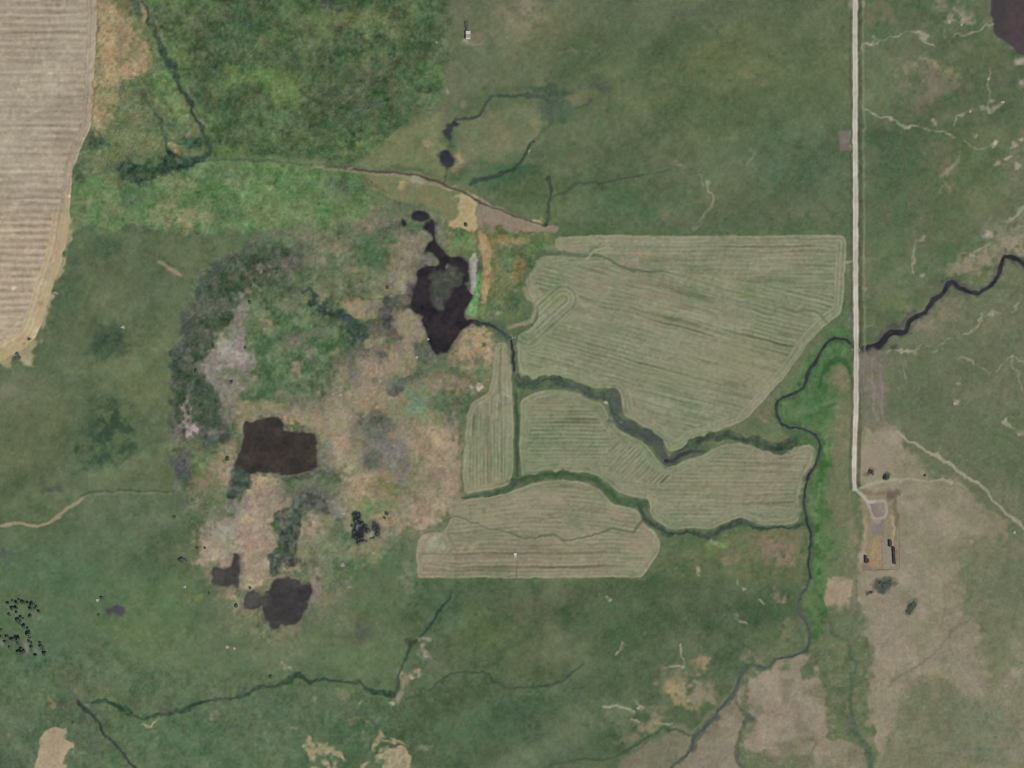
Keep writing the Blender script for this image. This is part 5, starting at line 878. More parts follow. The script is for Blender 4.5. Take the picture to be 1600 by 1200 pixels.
S([(1393, 805), (1396, 830), (1398, 850)], 2, (176, 154, 118), f=2, o=.7); S([(1351, 810), (1352, 850), (1352, 880)], 2.4, (162, 140, 112), f=2.4, o=.7)
P([(1364, 842), (1378, 842), (1378, 884), (1362, 884)], ((168, 144, 104), (150, 124, 92), 'E', .8), f=3, o=.85, w=(1, 1)); P([(1379, 843), (1388, 843), (1392, 858), (1394, 884), (1379, 884)], ((150, 138, 120), (138, 126, 108), 'E', .8), f=3, o=.85, w=(.6, .6))
B(1366, 883, 5, 3, (158, 116, 88), .7); B(1358, 880, 8, 4, (156, 138, 112), .6); B(1404, 870, 3, 25, (130, 108, 84), .5); B(1376, 890, 30, 2, (134, 108, 86), .6); B(1396, 845, 4, 8, (168, 146, 108), .5); B(1351, 878, 4, 9, (170, 158, 142), .6)
P([(1301, 905), (1316, 905), (1334, 906), (1334, 948), (1320, 952), (1300, 948), (1296, 920)], ((166, 142, 114), (148, 134, 110), 'E', .7), f=5, w=(5, 3)); S([(1336, 900), (1336, 950)], 2, (132, 122, 112), f=2, o=.6)
# shed yard and road approaches
B(733, 68, 14, 6, (134, 130, 112), .7, w=(2, 2)); B(745, 54, 14, 10, (126, 114, 94), .5, w=(2, 2)); B(727, 64, 4, 4, (150, 148, 132), .8, w=(1, 1)); B(728, 38, 3, 6, (82, 96, 70), .8, w=(1, 1)); B(748, 66, 14, 4, (132, 128, 110), .5)
B(1331, 6, 6, 9, (160, 150, 132), .8, w=(1, 1)); B(1348, 5, 5, 6, (150, 144, 126), .6, w=(1, 1)); S([(1337, 406), (1325, 408), (1320, 410)], 2.2, (150, 142, 120), f=2, o=.75)
# road lane itself is a mesh of its own
win = window(ROADX, 20)
X, Y = warped(win, (.12, .25))
dr = seg_dist(ROADX, X, Y, False, np.array([4.3] * 7 + [3.8, 3.9, 3.4]))
sdf_of['road'] = (win, dr, None)
wl = np.cos((X - np.interp(Y, [p[1] for p in ROADX], [p[0] for p in ROADX])) / 4.0 * np.pi * 2) * 5
mm = sstep(0.5 - dr / 2.2)[..., None]
rc = tone(((188, 181, 168), (176, 168, 154), 'C', .9), win) - wl[..., None] + (N['E'][win] * 3)[..., None]
canvas[win] = canvas[win] * (1 - mm) + rc * mm
# ---------------------------------------------------------------- weathering of everything
wet = sstep(0.5 - water_sdf / 3)[..., None]
hay = np.zeros((NY, NX))
for k in sdf_of:
    if k.startswith('hay') or k in ('stubble', 'road'):
        w_, d_, _ = sdf_of[k]
        hay[w_] = np.maximum(hay[w_], sstep(0.5 - d_ / 3))
rough = np.full((NY, NX), 0.55)
def coarse(pts, v):
    win = window(pts, 20)
    X, Y = warped(win, (5, 3))
    m = sstep(0.5 - seg_dist(pts, X, Y, True) / 16)
    rough[win] = rough[win] * (1 - m) + v * m
coarse(NM, 1.15)
coarse([(112, 250), (320, 245), (560, 262), (620, 310), (560, 370), (112, 370)], 1.15)
coarse([(150, 0), (215, 0), (320, 225), (300, 260), (112, 290)], 1.2)
coarse([(310, 400), (500, 360), (650, 325), (750, 370), (790, 540), (765, 600), (720, 690), (690, 815), (560, 900), (420, 1000), (300, 880), (266, 720), (276, 580)], 1.1)
coarse([(760, 362), (866, 364), (815, 440), (815, 490), (750, 500)], 1.2)
coarse([(0, 1010), (640, 1080), (640, 1300), (0, 1300)], .8)
coarse([(1360, 900), (1600, 900), (1600, 1300), (1040, 1300), (1160, 1040)], .65)
rough *= (1 - .55 * wet[..., 0]) * (1 - .7 * hay)
speck = vnoise(6, 6, 61)
lum = N['D'] * 3.4 + N['E'] * 3.2 + N['H'] * 3.2 + N['G'] * 2.4 + np.maximum(speck - 1.1, 0) * 7 - np.maximum(-speck - 1.2, 0) * 9 + np.random.default_rng(99).normal(size=(NY, NX)) * 3.2
hue = (vnoise(9, 9, 51) * 1.0 + vnoise(22, 22, 52) * 1.4)[..., None] * np.array([1.3, -.2, .5]) + (vnoise(13, 13, 53))[..., None] * np.array([-1.0, 1.6, .2]) + (vnoise(16, 12, 54))[..., None] * np.array([-.6, -.2, 1.6])
U = GX * .88 - GY * .47; V = GX * .47 + GY * .88
sweep = vnoise(190, 55, 91, U, V) * 1.0 + vnoise(80, 26, 92, U, V) * .8
zone = np.zeros((NY, NX))
for pts_ in ([(720, -80), (1336, -80), (1336, 366), (870, 366), (760, 300), (840, 200)], [(640, 905), (1250, 920), (1150, 1050), (1040, 1250), (620, 1250)], [(1345, -80), (1680, -80), (1600, 400), (1345, 540)], [(0, 580), (300, 400), (270, 700), (300, 880), (0, 880)]):
    wz = window(pts_, 60)
    zone[wz] = np.maximum(zone[wz], sstep(0.5 - seg_dist(pts_, GX[wz], GY[wz], True) / 80))
zone *= (1 - hay) * (1 - wet[..., 0])
canvas += (zone * sweep)[..., None] * np.array([3.6, 3.0, 2.6]) + (zone * vnoise(120, 50, 93, U, V))[..., None] * np.array([1.8, .6, -.4])
canvas += rough[..., None] * (lum[..., None] * np.array([1.05, 1, .9]) + hue * (1 - .8 * wet))
# sun-bleached greens
gk = np.clip((canvas[..., 1] - canvas[..., 0]) / 16, 0, 1)[..., None] * (1 - wet)
gray = (canvas @ np.array([.3, .59, .11]))[..., None]
canvas += gk * ((gray - canvas) * .12 + np.array([3.2, 1.2, 0.0]))
wk = np.clip((canvas[..., 0] - canvas[..., 1]) / 12, 0, 1)[..., None] * (1 - wet) * (1 - hay[..., None])
canvas += wk * ((gray - canvas) * .13 + np.array([-1.5, 0.5, 1.0]))
def soften(a, k):
    p = np.pad(a, ((k, k), (k, k), (0, 0)), 'edge')
    c = np.cumsum(p, 0); c = np.concatenate([c[2 * k:2 * k + 1], c[2 * k + 1:] - c[:-2 * k - 1]], 0) / (2 * k + 1)
    c = np.cumsum(c, 1); return np.concatenate([c[:, 2 * k:2 * k + 1], c[:, 2 * k + 1:] - c[:, :-2 * k - 1]], 1) / (2 * k + 1)
canvas += (canvas - soften(canvas, 2)) * (.28 * (1 - .5 * wet))
np.clip(canvas, 14, 235, out=canvas)
# ---------------------------------------------------------------- from survey colours to reflectance
GAIN = np.array([1.054, 1.055, 1.112])
def reflect(c):
    c = np.asarray(c, float) / 255.0
    lin = np.where(c <= 0.04045, c / 12.92, ((c + 0.055) / 1.055) ** 2.4)
    return np.clip(lin / GAIN, 0.004, 0.85)
ALB = reflect(canvas)
ALB = np.where(water_sdf[..., None] < 0, np.maximum(ALB - np.array([.004, .005, .007]), .006), ALB)

def W(e, s, z=0.0):
    """Survey (east, south) metres to world."""
    return (e - 800.0, 600.0 - s, z)

# ---------------------------------------------------------------- relief
H = 1.6 * fbm(300, 2, 71) + 0.5 * fbm(90, 2, 72)
dam = window([(730, 350), (775, 510)], 24)
dd = seg_dist([(752, 364), (757, 400), (756, 440), (749, 480), (742, 500)], GX[dam], GY[dam], False)
H[dam] += 1.8 * sstep(1 - (dd - 2) / 9)
pond_level = {}
for key in PONDS:
    win, d, q = sdf_of['pond_' + key]
    lv = float(H[win][d < 0].mean())
    pond_level[key] = lv - 0.30
    k = sstep(1 - d / 22)
    H[win] = H[win] * (1 - k) + lv * k
for key in CREEKS:
    win, d, q = sdf_of['creek_' + key]
H0 = H.copy()
cut = np.where(water_sdf > 0, -0.36 * sstep(1 - water_sdf / 4), -0.36 - 1.1 * sstep(-water_sdf / 7))
H = H + np.where(water_sdf < 6, cut, 0)
win, d, _ = sdf_of['road']
H[win] += 0.0
def sample(G, e, s):
    i = np.clip((np.asarray(e) / STEP) + MARGIN, 0, NX - 1.001); j = np.clip((np.asarray(s) / STEP) + MARGIN, 0, NY - 1.001)
    i0 = i.astype(int); j0 = j.astype(int); u = i - i0; v = j - j0
    return (G[j0, i0] * (1 - u) + G[j0, i0 + 1] * u) * (1 - v) + (G[j0 + 1, i0] * (1 - u) + G[j0 + 1, i0 + 1] * u) * v
def height(e, s):
    return sample(H, e, s)
def hz(e, s):
    return float(height(e, s))

# ---------------------------------------------------------------- materials
def soil_material(name, fine, strength, rough=0.95, spec=0.12, scale=0.35):
    m = bpy.data.materials.new(name); m.use_nodes = True; nt = m.node_tree
    b = next(n for n in nt.nodes if n.type == 'BSDF_PRINCIPLED')
    at = nt.nodes.new('ShaderNodeAttribute'); at.attribute_name = 'Tone'
    tc = nt.nodes.new('ShaderNodeTexCoord')
    nz = nt.nodes.new('ShaderNodeTexNoise'); nz.inputs['Scale'].default_value = scale; nz.inputs['Detail'].default_value = 4; nz.inputs['Roughness'].default_value = 0.65
    nt.links.new(tc.outputs['Object'], nz.inputs['Vector'])
    mr = nt.nodes.new('ShaderNodeMapRange'); mr.inputs['From Min'].default_value = 0.3; mr.inputs['From Max'].default_value = 0.7
    mr.inputs['To Min'].default_value = 1 - fine; mr.inputs['To Max'].default_value = 1 + fine
    nt.links.new(nz.outputs['Fac'], mr.inputs['Value'])
    mx = nt.nodes.new('ShaderNodeVectorMath'); mx.operation = 'SCALE'
    nt.links.new(at.outputs['Color'], mx.inputs[0]); nt.links.new(mr.outputs['Result'], mx.inputs['Scale'])
    nt.links.new(mx.outputs['Vector'], b.inputs['Base Color'])
    bp = nt.nodes.new('ShaderNodeBump'); bp.inputs['Strength'].default_value = strength; bp.inputs['Distance'].default_value = 0.4
    n2 = nt.nodes.new('ShaderNodeTexNoise'); n2.inputs['Scale'].default_value = scale * 0.8; n2.inputs['Detail'].default_value = 3
    nt.links.new(tc.outputs['Object'], n2.inputs['Vector'])
    nt.links.new(n2.outputs['Fac'], bp.inputs['Height']); nt.links.new(bp.outputs['Normal'], b.inputs['Normal'])
    b.inputs['Roughness'].default_value = rough; b.inputs['Specular IOR Level'].default_value = spec
    return m
def plain(name, col, rough=0.8, var=0.2, scale=2.0, spec=0.3, metal=0.0):
    m = bpy.data.materials.new(name); m.use_nodes = True; nt = m.node_tree
    b = next(n for n in nt.nodes if n.type == 'BSDF_PRINCIPLED')
    tc = nt.nodes.new('ShaderNodeTexCoord')
    nz = nt.nodes.new('ShaderNodeTexNoise'); nz.inputs['Scale'].default_value = scale; nz.inputs['Detail'].default_value = 5
    nt.links.new(tc.outputs['Object'], nz.inputs['Vector'])
    rp = nt.nodes.new('ShaderNodeValToRGB')
    rp.color_ramp.elements[0].position = 0.3; rp.color_ramp.elements[1].position = 0.7
    rp.color_ramp.elements[0].color = (*[c * (1 - var) for c in col], 1); rp.color_ramp.elements[1].color = (*[min(1, c * (1 + var)) for c in col], 1)
    nt.links.new(nz.outputs['Fac'], rp.inputs['Fac']); nt.links.new(rp.outputs['Color'], b.inputs['Base Color'])
    b.inputs['Roughness'].default_value = rough; b.inputs['Specular IOR Level'].default_value = spec; b.inputs['Metallic'].default_value = metal
    return m
M = {}
M['pasture'] = soil_material('pasture', 0.07, 0.35)
M['hay'] = soil_material('mown_hay', 0.06, 0.3, scale=0.5)
M['stubble'] = soil_material('stubble', 0.06, 0.3, scale=0.5)
M['gravel'] = soil_material('gravel', 0.05, 0.2, scale=0.8)
M['sedge'] = soil_material('sedge', 0.10, 0.1)
M['water'] = soil_material('water', 0.03, 0.02, rough=0.16, spec=0.5, scale=0.05)
M['bark'] = plain('bark', (0.09, 0.07, 0.05), 0.95)
def leaf_material(name, col):
    m = plain(name, col, 0.75, 0.35, 0.9, 0.15)
    return m
M['juniper'] = leaf_material('juniper_leaf', (0.088, 0.125, 0.088))
M['willow'] = leaf_material('willow_leaf', (0.088, 0.11, 0.08))
M['dry_brush'] = leaf_material('dry_brush_leaf', (0.15, 0.11, 0.075))
M['green_brush'] = leaf_material('green_brush_leaf', (0.10, 0.125, 0.095))
M['rock'] = plain('pale_rock', (0.40, 0.38, 0.33), 0.9, 0.15, 1.2)
M['concrete'] = plain('concrete', (0.40, 0.385, 0.345), 0.9, 0.12, 1.5)
M['steel'] = plain('pale_roof_steel', (0.46, 0.47, 0.45), 0.55, 0.10, 0.8, 0.4)
M['rust'] = plain('rusty_steel', (0.30, 0.23, 0.19), 0.7, 0.2, 0.8)
M['tar'] = plain('tar_paper', (0.042, 0.034, 0.030), 0.9, 0.5, 0.35)
M['board'] = plain('weathered_board', (0.24, 0.195, 0.15), 0.9, 0.25, 1.5)
M['post'] = plain('cedar_post', (0.18, 0.145, 0.115), 0.9, 0.25, 1.5)
M['pipe'] = plain('corrugated_pipe', (0.22, 0.22, 0.21), 0.5, 0.15, 2)

# ---------------------------------------------------------------- meshes
def link_mesh(name, verts, faces, mat, parent=None, tone_cols=None, smooth=False):
    me = bpy.data.meshes.new(name)
    me.from_pydata(verts, [], faces)
    return finish(name, me, mat, parent, tone_cols, smooth)
def finish(name, me, mat, parent, tone_cols, smooth):
    me.materials.append(mat)
    if tone_cols is not None:
        a = me.attributes.new('Tone', 'FLOAT_COLOR', 'POINT')
        c4 = np.ones((len(tone_cols), 4), np.float32); c4[:, :3] = tone_cols
        a.data.foreach_set('color', c4.ravel())
    if smooth:
        me.polygons.foreach_set('use_smooth', np.ones(len(me.polygons), bool))
    me.update()
    o = bpy.data.objects.new(name, me); C.objects.link(o)
    if parent: o.parent = parent
    return o
def quad_mesh(name, co, quads, mat, tone_cols, smooth=True):
    me = bpy.data.meshes.new(name)
    n, f = len(co), len(quads)
    me.vertices.add(n); me.vertices.foreach_set('co', np.ascontiguousarray(co, np.float32).ravel())
    me.loops.add(f * 4); me.loops.foreach_set('vertex_index', np.ascontiguousarray(quads, np.int32).ravel())
    me.polygons.add(f); me.polygons.foreach_set('loop_start', np.arange(f, dtype=np.int32) * 4)
    me.polygons.foreach_set('loop_total', np.full(f, 4, np.int32))
    me.update(calc_edges=True)
    return finish(name, me, mat, None, tone_cols, smooth)
def tag(o, label=None, cat=None, group=None, kind=None):
    if label: o['label'] = label
    if cat: o['category'] = cat
    if group: o['group'] = group
    if kind: o['kind'] = kind
    return o

# the land: one sheet, fine over the tract and growing coarser to the horizon
grow = np.cumsum(STEP * 1.55 ** np.arange(1, 19))
xs = np.concatenate([EX[0] - grow[::-1], EX, EX[-1] + grow]); ys = np.concatenate([SY[0] - grow[::-1], SY, SY[-1] + grow])
gi = np.clip(np.arange(len(xs)) - len(grow), 0, NX - 1); gj = np.clip(np.arange(len(ys)) - len(grow), 0, NY - 1)
XX, YY = np.meshgrid(xs, ys)
ZZ = H[np.ix_(gj, gi)]
AA = ALB[np.ix_(gj, gi)].copy()
far = np.maximum(np.maximum(EX[0] - XX, XX - EX[-1]), np.maximum(SY[0] - YY, YY - SY[-1]))
far = np.maximum(np.maximum(-XX, XX - 1600), np.maximum(-YY, YY - 1200))
fk = sstep((far - 35) / 60)[..., None]
AA = AA * (1 - fk) + fk * reflect((90, 105, 78)) * (1 + .10 * fbm(700, 3, 81, XX, YY))[..., None]
co = np.stack([XX - 800, 600 - YY, ZZ], -1).reshape(-1, 3)
nxx, nyy = len(xs), len(ys)
idx = np.arange(nxx * nyy).reshape(nyy, nxx)
quads = np.stack([idx[1:, :-1], idx[1:, 1:], idx[:-1, 1:], idx[:-1, :-1]], -1).reshape(-1, 4)
ground = quad_mesh('ground', co, quads, M['pasture'], AA.reshape(-1, 3))
tag(ground, 'rolling green pasture and marsh with tan bare flats and pale stock trails', 'ground', kind='structure')

def region_mesh(name, key, mat, lift, level=None, label=None, cat=None, kind='structure', group=None):
    win, d, _ = sdf_of[key]
    gx, gy = GX[win], GY[win]
    dy, dx = np.gradient(d, STEP)
    gl = np.hypot(dx, dy) + 1e-6
    inner = d < 0
    cell = inner[:-1, :-1] | inner[1:, :-1] | inner[:-1, 1:] | inner[1:, 1:]
    use = np.zeros(d.shape, bool)
    for a in (slice(0, -1), slice(1, None)):
        for b in (slice(0, -1), slice(1, None)):
            use[a, b] |= cell
    mv = np.where(inner, 0, np.clip(d / gl, 0, STEP * 1.5))
    px = gx - mv * dx / gl; py = gy - mv * dy / gl
    z = np.full(d.shape, level) if level is not None else lift + sample(H0, px + .0, py)
    if key in rise_of:
        z = z + rise_of[key]
    ids = np.full(d.shape, -1); ids[use] = np.arange(use.sum())
    q = np.stack([ids[1:, :-1][cell], ids[1:, 1:][cell], ids[:-1, 1:][cell], ids[:-1, :-1][cell]], -1)
    co = np.stack([px[use] - 800, 600 - py[use], z[use]], -1)
    o = quad_mesh(name, co, q, mat, ALB[win][use], mat is not M['water'])
    return tag(o, label, cat, group, kind)

POND_WORDS = {'mill': 'large dark purple pond with a grey weed mat behind the earth dam', 'mill_arm': 'small dark oval pool at the narrow north tip of the dammed pond',
              'west': 'brown black pond with a squared east end in the tan marsh', 'square': 'small square brown pond beside the bare tan flat', 'round': 'round dark brown pond at the south end of the marsh',
              'ne': 'dark purple brown pond cut by the north-east corner', 'dugout': 'small round dark dugout north of the trail', 'seep': 'narrow dark seep pool above the round dugout',
              'rush_a': 'black reedy pool among dark shrubs on the tan flat', 'rush_b': 'little black pool just east of the reedy pool', 'peg': 'tiny dark waterhole west of the dammed pond tip', 'wallow': 'shallow grey blue wallow in the bright south-west pasture'}
for key in PONDS:
    region_mesh('pond', 'pond_' + key, M['water'], 0, pond_level[key], POND_WORDS[key], 'pond')
CREEK_WORDS = {'east': 'wide dark meandering creek east of the gravel road', 'west': 'narrow dark creek looping through the green flat west of the road', 'south': 'thin grey creek winding to the south edge',
               'oxbow': 'dark still backwater at the bend between the hay fields', 'hay': 'shallow stream between the two largest hay fields', 'ditch': 'straight purple ditch below the headgate', 'outlet': 'short dark outlet channel leaving the dammed pond'}
for key in CREEKS:
    region_mesh('creek', 'creek_' + key, M['water'], -0.27, None, CREEK_WORDS[key], 'creek')
HAY_WORDS = {'a': 'largest hay field with slanting mown rows beside the road', 'c': 'narrow hay strip mown in north-south rows west of the straight ditch',
             'd': 'long two-lobed hay field between two ditches', 'e': 'southern hay field with a rounded mown corner'}
for key in HAY:
    region_mesh('hay_field', 'hay_' + key, M['hay'], 0.10, None, HAY_WORDS[key], 'hay field')
region_mesh('stubble_field', 'stubble', M['stubble'], 0.10, None, 'pale ploughed stubble field with straight rows in the north-west', 'stubble field')
region_mesh('gravel_road', 'road', M['gravel'], 0.22, None, 'straight pale gravel road running north to south', 'road')

# ---------------------------------------------------------------- small shapes
rng = random.Random(7)
class Shape:
    def __init__(self): self.v, self.f = [], []
    def box(self, x0, x1, y0, y1, z0, z1, rot=0.0, at=(0, 0)):
        b = len(self.v); c, s = math.cos(rot), math.sin(rot)
        for z in (z0, z1):
            for x, y in ((x0, y0), (x1, y0), (x1, y1), (x0, y1)):
                self.v.append((at[0] + c * x - s * y, at[1] + s * x + c * y, z))
        self.f += [(b, b + 3, b + 2, b + 1), (b + 4, b + 5, b + 6, b + 7)] + [(b + i, b + (i + 1) % 4, b + 4 + (i + 1) % 4, b + 4 + i) for i in range(4)]
        return self
    def tube(self, p, q, r0, r1, n=7):
        p, q = Vector(p), Vector(q); ax = (q - p).normalized(); u = ax.orthogonal().normalized(); w = ax.cross(u); b = len(self.v)
        for P_, r in ((p, r0), (q, r1)):
            for i in range(n):
                a = 2 * math.pi * i / n; self.v.append(tuple(P_ + (u * math.cos(a) + w * math.sin(a)) * r))
        self.f += [(b + i, b + (i + 1) % n, b + n + (i + 1) % n, b + n + i) for i in range(n)] + [tuple(range(b + n - 1, b - 1, -1)), tuple(range(b + n, b + 2 * n))]
        return self
    def make(self, name, mat, parent=None, smooth=False):
        return link_mesh(name, self.v, self.f, mat, parent, None, smooth)
    def mesh(self, name, mat):
        me = bpy.data.meshes.new(name); me.from_pydata(self.v, [], self.f); me.materials.append(mat); me.update(); return me
def empty(name, e, s, rz=0.0, z=None):
    o = bpy.data.objects.new(name, None); C.objects.link(o); o.empty_display_size = 0.5
    o.location = W(e, s, hz(e, s) if z is None else z); o.rotation_euler = (0, 0, rz)
    return o
def put(name, me, parent):
    o = bpy.data.objects.new(name, me); C.objects.link(o); o.parent = parent; return o

# ---------------------------------------------------------------- trees and shrubs
def crown_mesh(seed, rx, rz, n, leaf, mat, base=0.0, lobes=5):
    r = random.Random(seed); s = Shape()
    L = []
    for k in range(lobes):
        a = r.uniform(0, 6.28); q = r.uniform(.15, .62) * rx
        L.append((q * math.cos(a), q * math.sin(a), base + rz * r.uniform(.35, 1.25), rx * r.uniform(.38, .62), rz * r.uniform(.32, .55)))
    L.append((0, 0, base + rz * 1.1, rx * .6, rz * .7))
    for k in range(n):
        cx, cy, cz, a, b = L[k % len(L)]
        while True:
            d = Vector((r.uniform(-1, 1), r.uniform(-1, 1), r.uniform(-1, 1)))
            if .25 < d.length <= 1: break
        d *= r.uniform(.75, 1.05) / max(d.length, .5)
        p = Vector((cx + d.x * a, cy + d.y * a, max(.15, cz + d.z * b)))
        nrm = (Vector((d.x, d.y, d.z + .5)) + Vector((r.gauss(0, .5), r.gauss(0, .5), r.gauss(0, .5)))).normalized()
        u = nrm.orthogonal().normalized(); w = nrm.cross(u); t = r.uniform(0, 6.28)
        u, w = u * math.cos(t) + w * math.sin(t), w * math.cos(t) - u * math.sin(t)
        h = leaf * r.uniform(.6, 1.25); b0 = len(s.v)
        s.v += [tuple(p - u * h), tuple(p + w * h * .6 + nrm * h * .15), tuple(p + u * h), tuple(p - w * h * .6 + nrm * h * .1)]
        s.f.append((b0, b0 + 1, b0 + 2, b0 + 3))
    return s.mesh('crown', mat)
def trunk_mesh(seed, h, r0):
    r = random.Random(seed); s = Shape()
    s.tube((0, 0, -.2), (r.uniform(-.2, .2), r.uniform(-.2, .2), h), r0, r0 * .5)
    for k in range(5):
        a = k * 1.26 + r.uniform(-.3, .3); z = h * r.uniform(.45, .95); q = h * r.uniform(.35, .6)
        s.tube((0, 0, z), (q * math.cos(a), q * math.sin(a), z + h * .35), r0 * .4, r0 * .12, 5)
    return s.mesh('trunk', M['bark'])
TREES = [(trunk_mesh(k, 2.4, .28), crown_mesh(20 + k, 3.1, 2.6, 220, .9, M['juniper'], 1.0)) for k in range(4)]
BUSH = [(trunk_mesh(40 + k, 1.2, .14), crown_mesh(60 + k, 2.6, 1.3, 200, .75, M['willow'], .2, 6)) for k in range(3)]
BRUSH = [(trunk_mesh(50 + k, .9, .1), crown_mesh(70 + k, 2.6, .9, 200, .5, M['dry_brush'], .1, 6)) for k in range(2)]
GREEN = [(trunk_mesh(55 + k, 1.2, .12), crown_mesh(80 + k, 2.8, 1.1, 200, .75, M['green_brush'], .2, 6)) for k in range(2)]
def plant(kind, name, e, s, size, label, cat, group=None, squash=1.0):
    tm, cm = kind[rng.randrange(len(kind))]
    o = empty(name, e, s, rng.uniform(0, 6.28)); o.scale = (size, size * rng.uniform(.85, 1.15), size * squash * rng.uniform(.85, 1.15))
    put('trunk' if 'tree' in name else 'stem', tm, o); put('crown' if 'tree' in name else 'foliage', cm, o)
    return tag(o, label, cat, group)
GROVE = [(14, 943), (21, 939), (27, 942), (31, 937), (38, 941), (45, 942), (52, 945), (50, 951), (58, 949), (62, 955), (27, 950), (27, 957), (21, 951), (34, 964), (30, 969), (33, 973), (37, 967), (44, 982), (46, 990), (48, 996),
         (47, 1002), (50, 1005), (51, 1011), (30, 999), (31, 1006), (34, 1014), (30, 1018), (37, 1018), (66, 1009), (69, 1014), (72, 1021), (64, 1005), (2, 986), (3, 995), (12, 994), (16, 1012), (9, 1003), (20, 1000), (57, 1024), (39, 979), (16, 960), (49, 963)]
for e, s in GROVE:
    plant(TREES, 'juniper_tree', e, s, rng.uniform(.65, 1.55), 'small dark juniper tree in the scattered grove at the lower left edge', 'tree', 'junipers of the lower left grove')
plant(TREES, 'juniper_tree', 1, 1051, .9, 'lone juniper tree on the left edge below the scattered grove', 'tree')
RUSH = [(553, 806), (559, 804), (561, 811), (555, 814), (551, 822), (553, 831), (566, 818), (571, 822), (575, 828), (560, 842), (565, 841), (556, 839), (584, 824), (590, 828), (589, 834), (580, 841), (584, 840), (573, 846), (560, 848)]
for e, s in RUSH:
    plant(BUSH, 'willow_shrub', e, s, rng.uniform(.65, 1.1), 'dark willow shrub ringing the black reedy pools on the tan flat', 'shrub', 'willows around the reedy pools')
for e, s, z, lb in [(286, 875, 2.1, 'round dark willow shrub alone at the west foot of the tan flat'), (160, 934.5, 1.35, 'dark shrub beside a pale rock pile near the grey blue wallow'), (155, 961, 1.1, 'small brown shrub just south-west of the grey blue wallow'),
                    (728, 350, 1.35, 'single dark shrub on the pale sand north of the dammed pond'), (327, 927, 1.0, 'small dark shrub below the square pond'), (369, 946, 1.35, 'dark twin-lobed shrub west of the round pond'),
                    (391, 919, .9, 'small dark shrub between the square pond and the round pond'), (419, 926, 1.0, 'dark shrub on the north-west shore of the round pond'), (356, 716, 1.5, 'dark shrub west of the brown marsh pond'),
                    (390, 472, 1.3, 'dark shrub at the north end of the pale grey marsh flat'), (384, 543, 1.0, 'small dark shrub on the east side of the pale grey marsh flat'), (306, 580, 1.3, 'dark shrub at the west rim of the pale grey marsh flat'),
                    (362, 597, 1.1, 'dark shrub at the south end of the pale grey marsh flat'), (272, 808, 1.2, 'shrub on the old marsh edge south of the two-track end'), (308, 856, 1.0, 'western of two small shrubs north of the bare tan flat'),
                    (320, 856, .9, 'eastern of two small shrubs north of the bare tan flat'), (605, 803, 1.4, 'dark shrub north-east of the black reedy pools'), (601, 809, .9, 'small shrub beside the larger one north-east of the reedy pools'),
                    (423, 1057, 1.3, 'dark shrub above the long southern drain'), (835, 222, .9, 'small shrub at the bend of the north drain'), (606, 449, 1.3, 'brown shrub on the tan strip west of the dammed pond'), (400, 439, 1.3, 'brown shrub beside the pinkish bare spot in the upper marsh')]:
    plant(BUSH, 'willow_shrub', e, s, z, lb, 'shrub', squash=.8)
for e, s, z, lb in [(1362, 737, 1.9, 'rust coloured dry bush on the tan yard north of the track'), (1361, 925, 1.2, 'small rust coloured bush below the corral'), (1446, 743, 1.1, 'dry bush just north of the branch track')]:
    plant(BRUSH, 'dry_bush', e, s, z, lb, 'bush')
plant(GREEN, 'green_bush', 1385, 747, 1.7, 'dark green bush on the north side of the branch track', 'bush')
for e, s, z in [(1376, 911, .9), (1381, 915, 1.3), (1386, 912, 1.1), (1383, 919, 1.0), (1391, 908, .8)]:
    plant(GREEN, 'green_bush', e, s, z, 'green bush in the dark clump just south of the corral', 'bush', 'bushes south of the corral', .7)
for e, s, z in [(1418, 955, 1.1), (1422, 950, 1.2), (1425, 945, 1.0), (1421, 958, .9), (1428, 941, .7)]:
    plant(GREEN, 'green_bush', e, s, z, 'green bush in the slanting clump farther south-east of the corral', 'bush', 'bushes farther from the corral', .7)
for e, s, z in [(27, 553, 1.3), (30, 559, 1.4), (25, 560, 1.2), (46, 530, 1.1)]:
    plant(GREEN, 'green_bush', e, s, z, 'green bush in the tan fringe at the tip of the stubble field', 'bush', 'bushes at the stubble tip', .7)
for e, s, z in [(728, 36, 1.0), (728.5, 41, 1.1), (729, 45, .9)]:
    plant(GREEN, 'green_bush', e, s, z, 'green bush in the short row north of the pale roofed shed', 'bush', 'bushes north of the shed', .8)

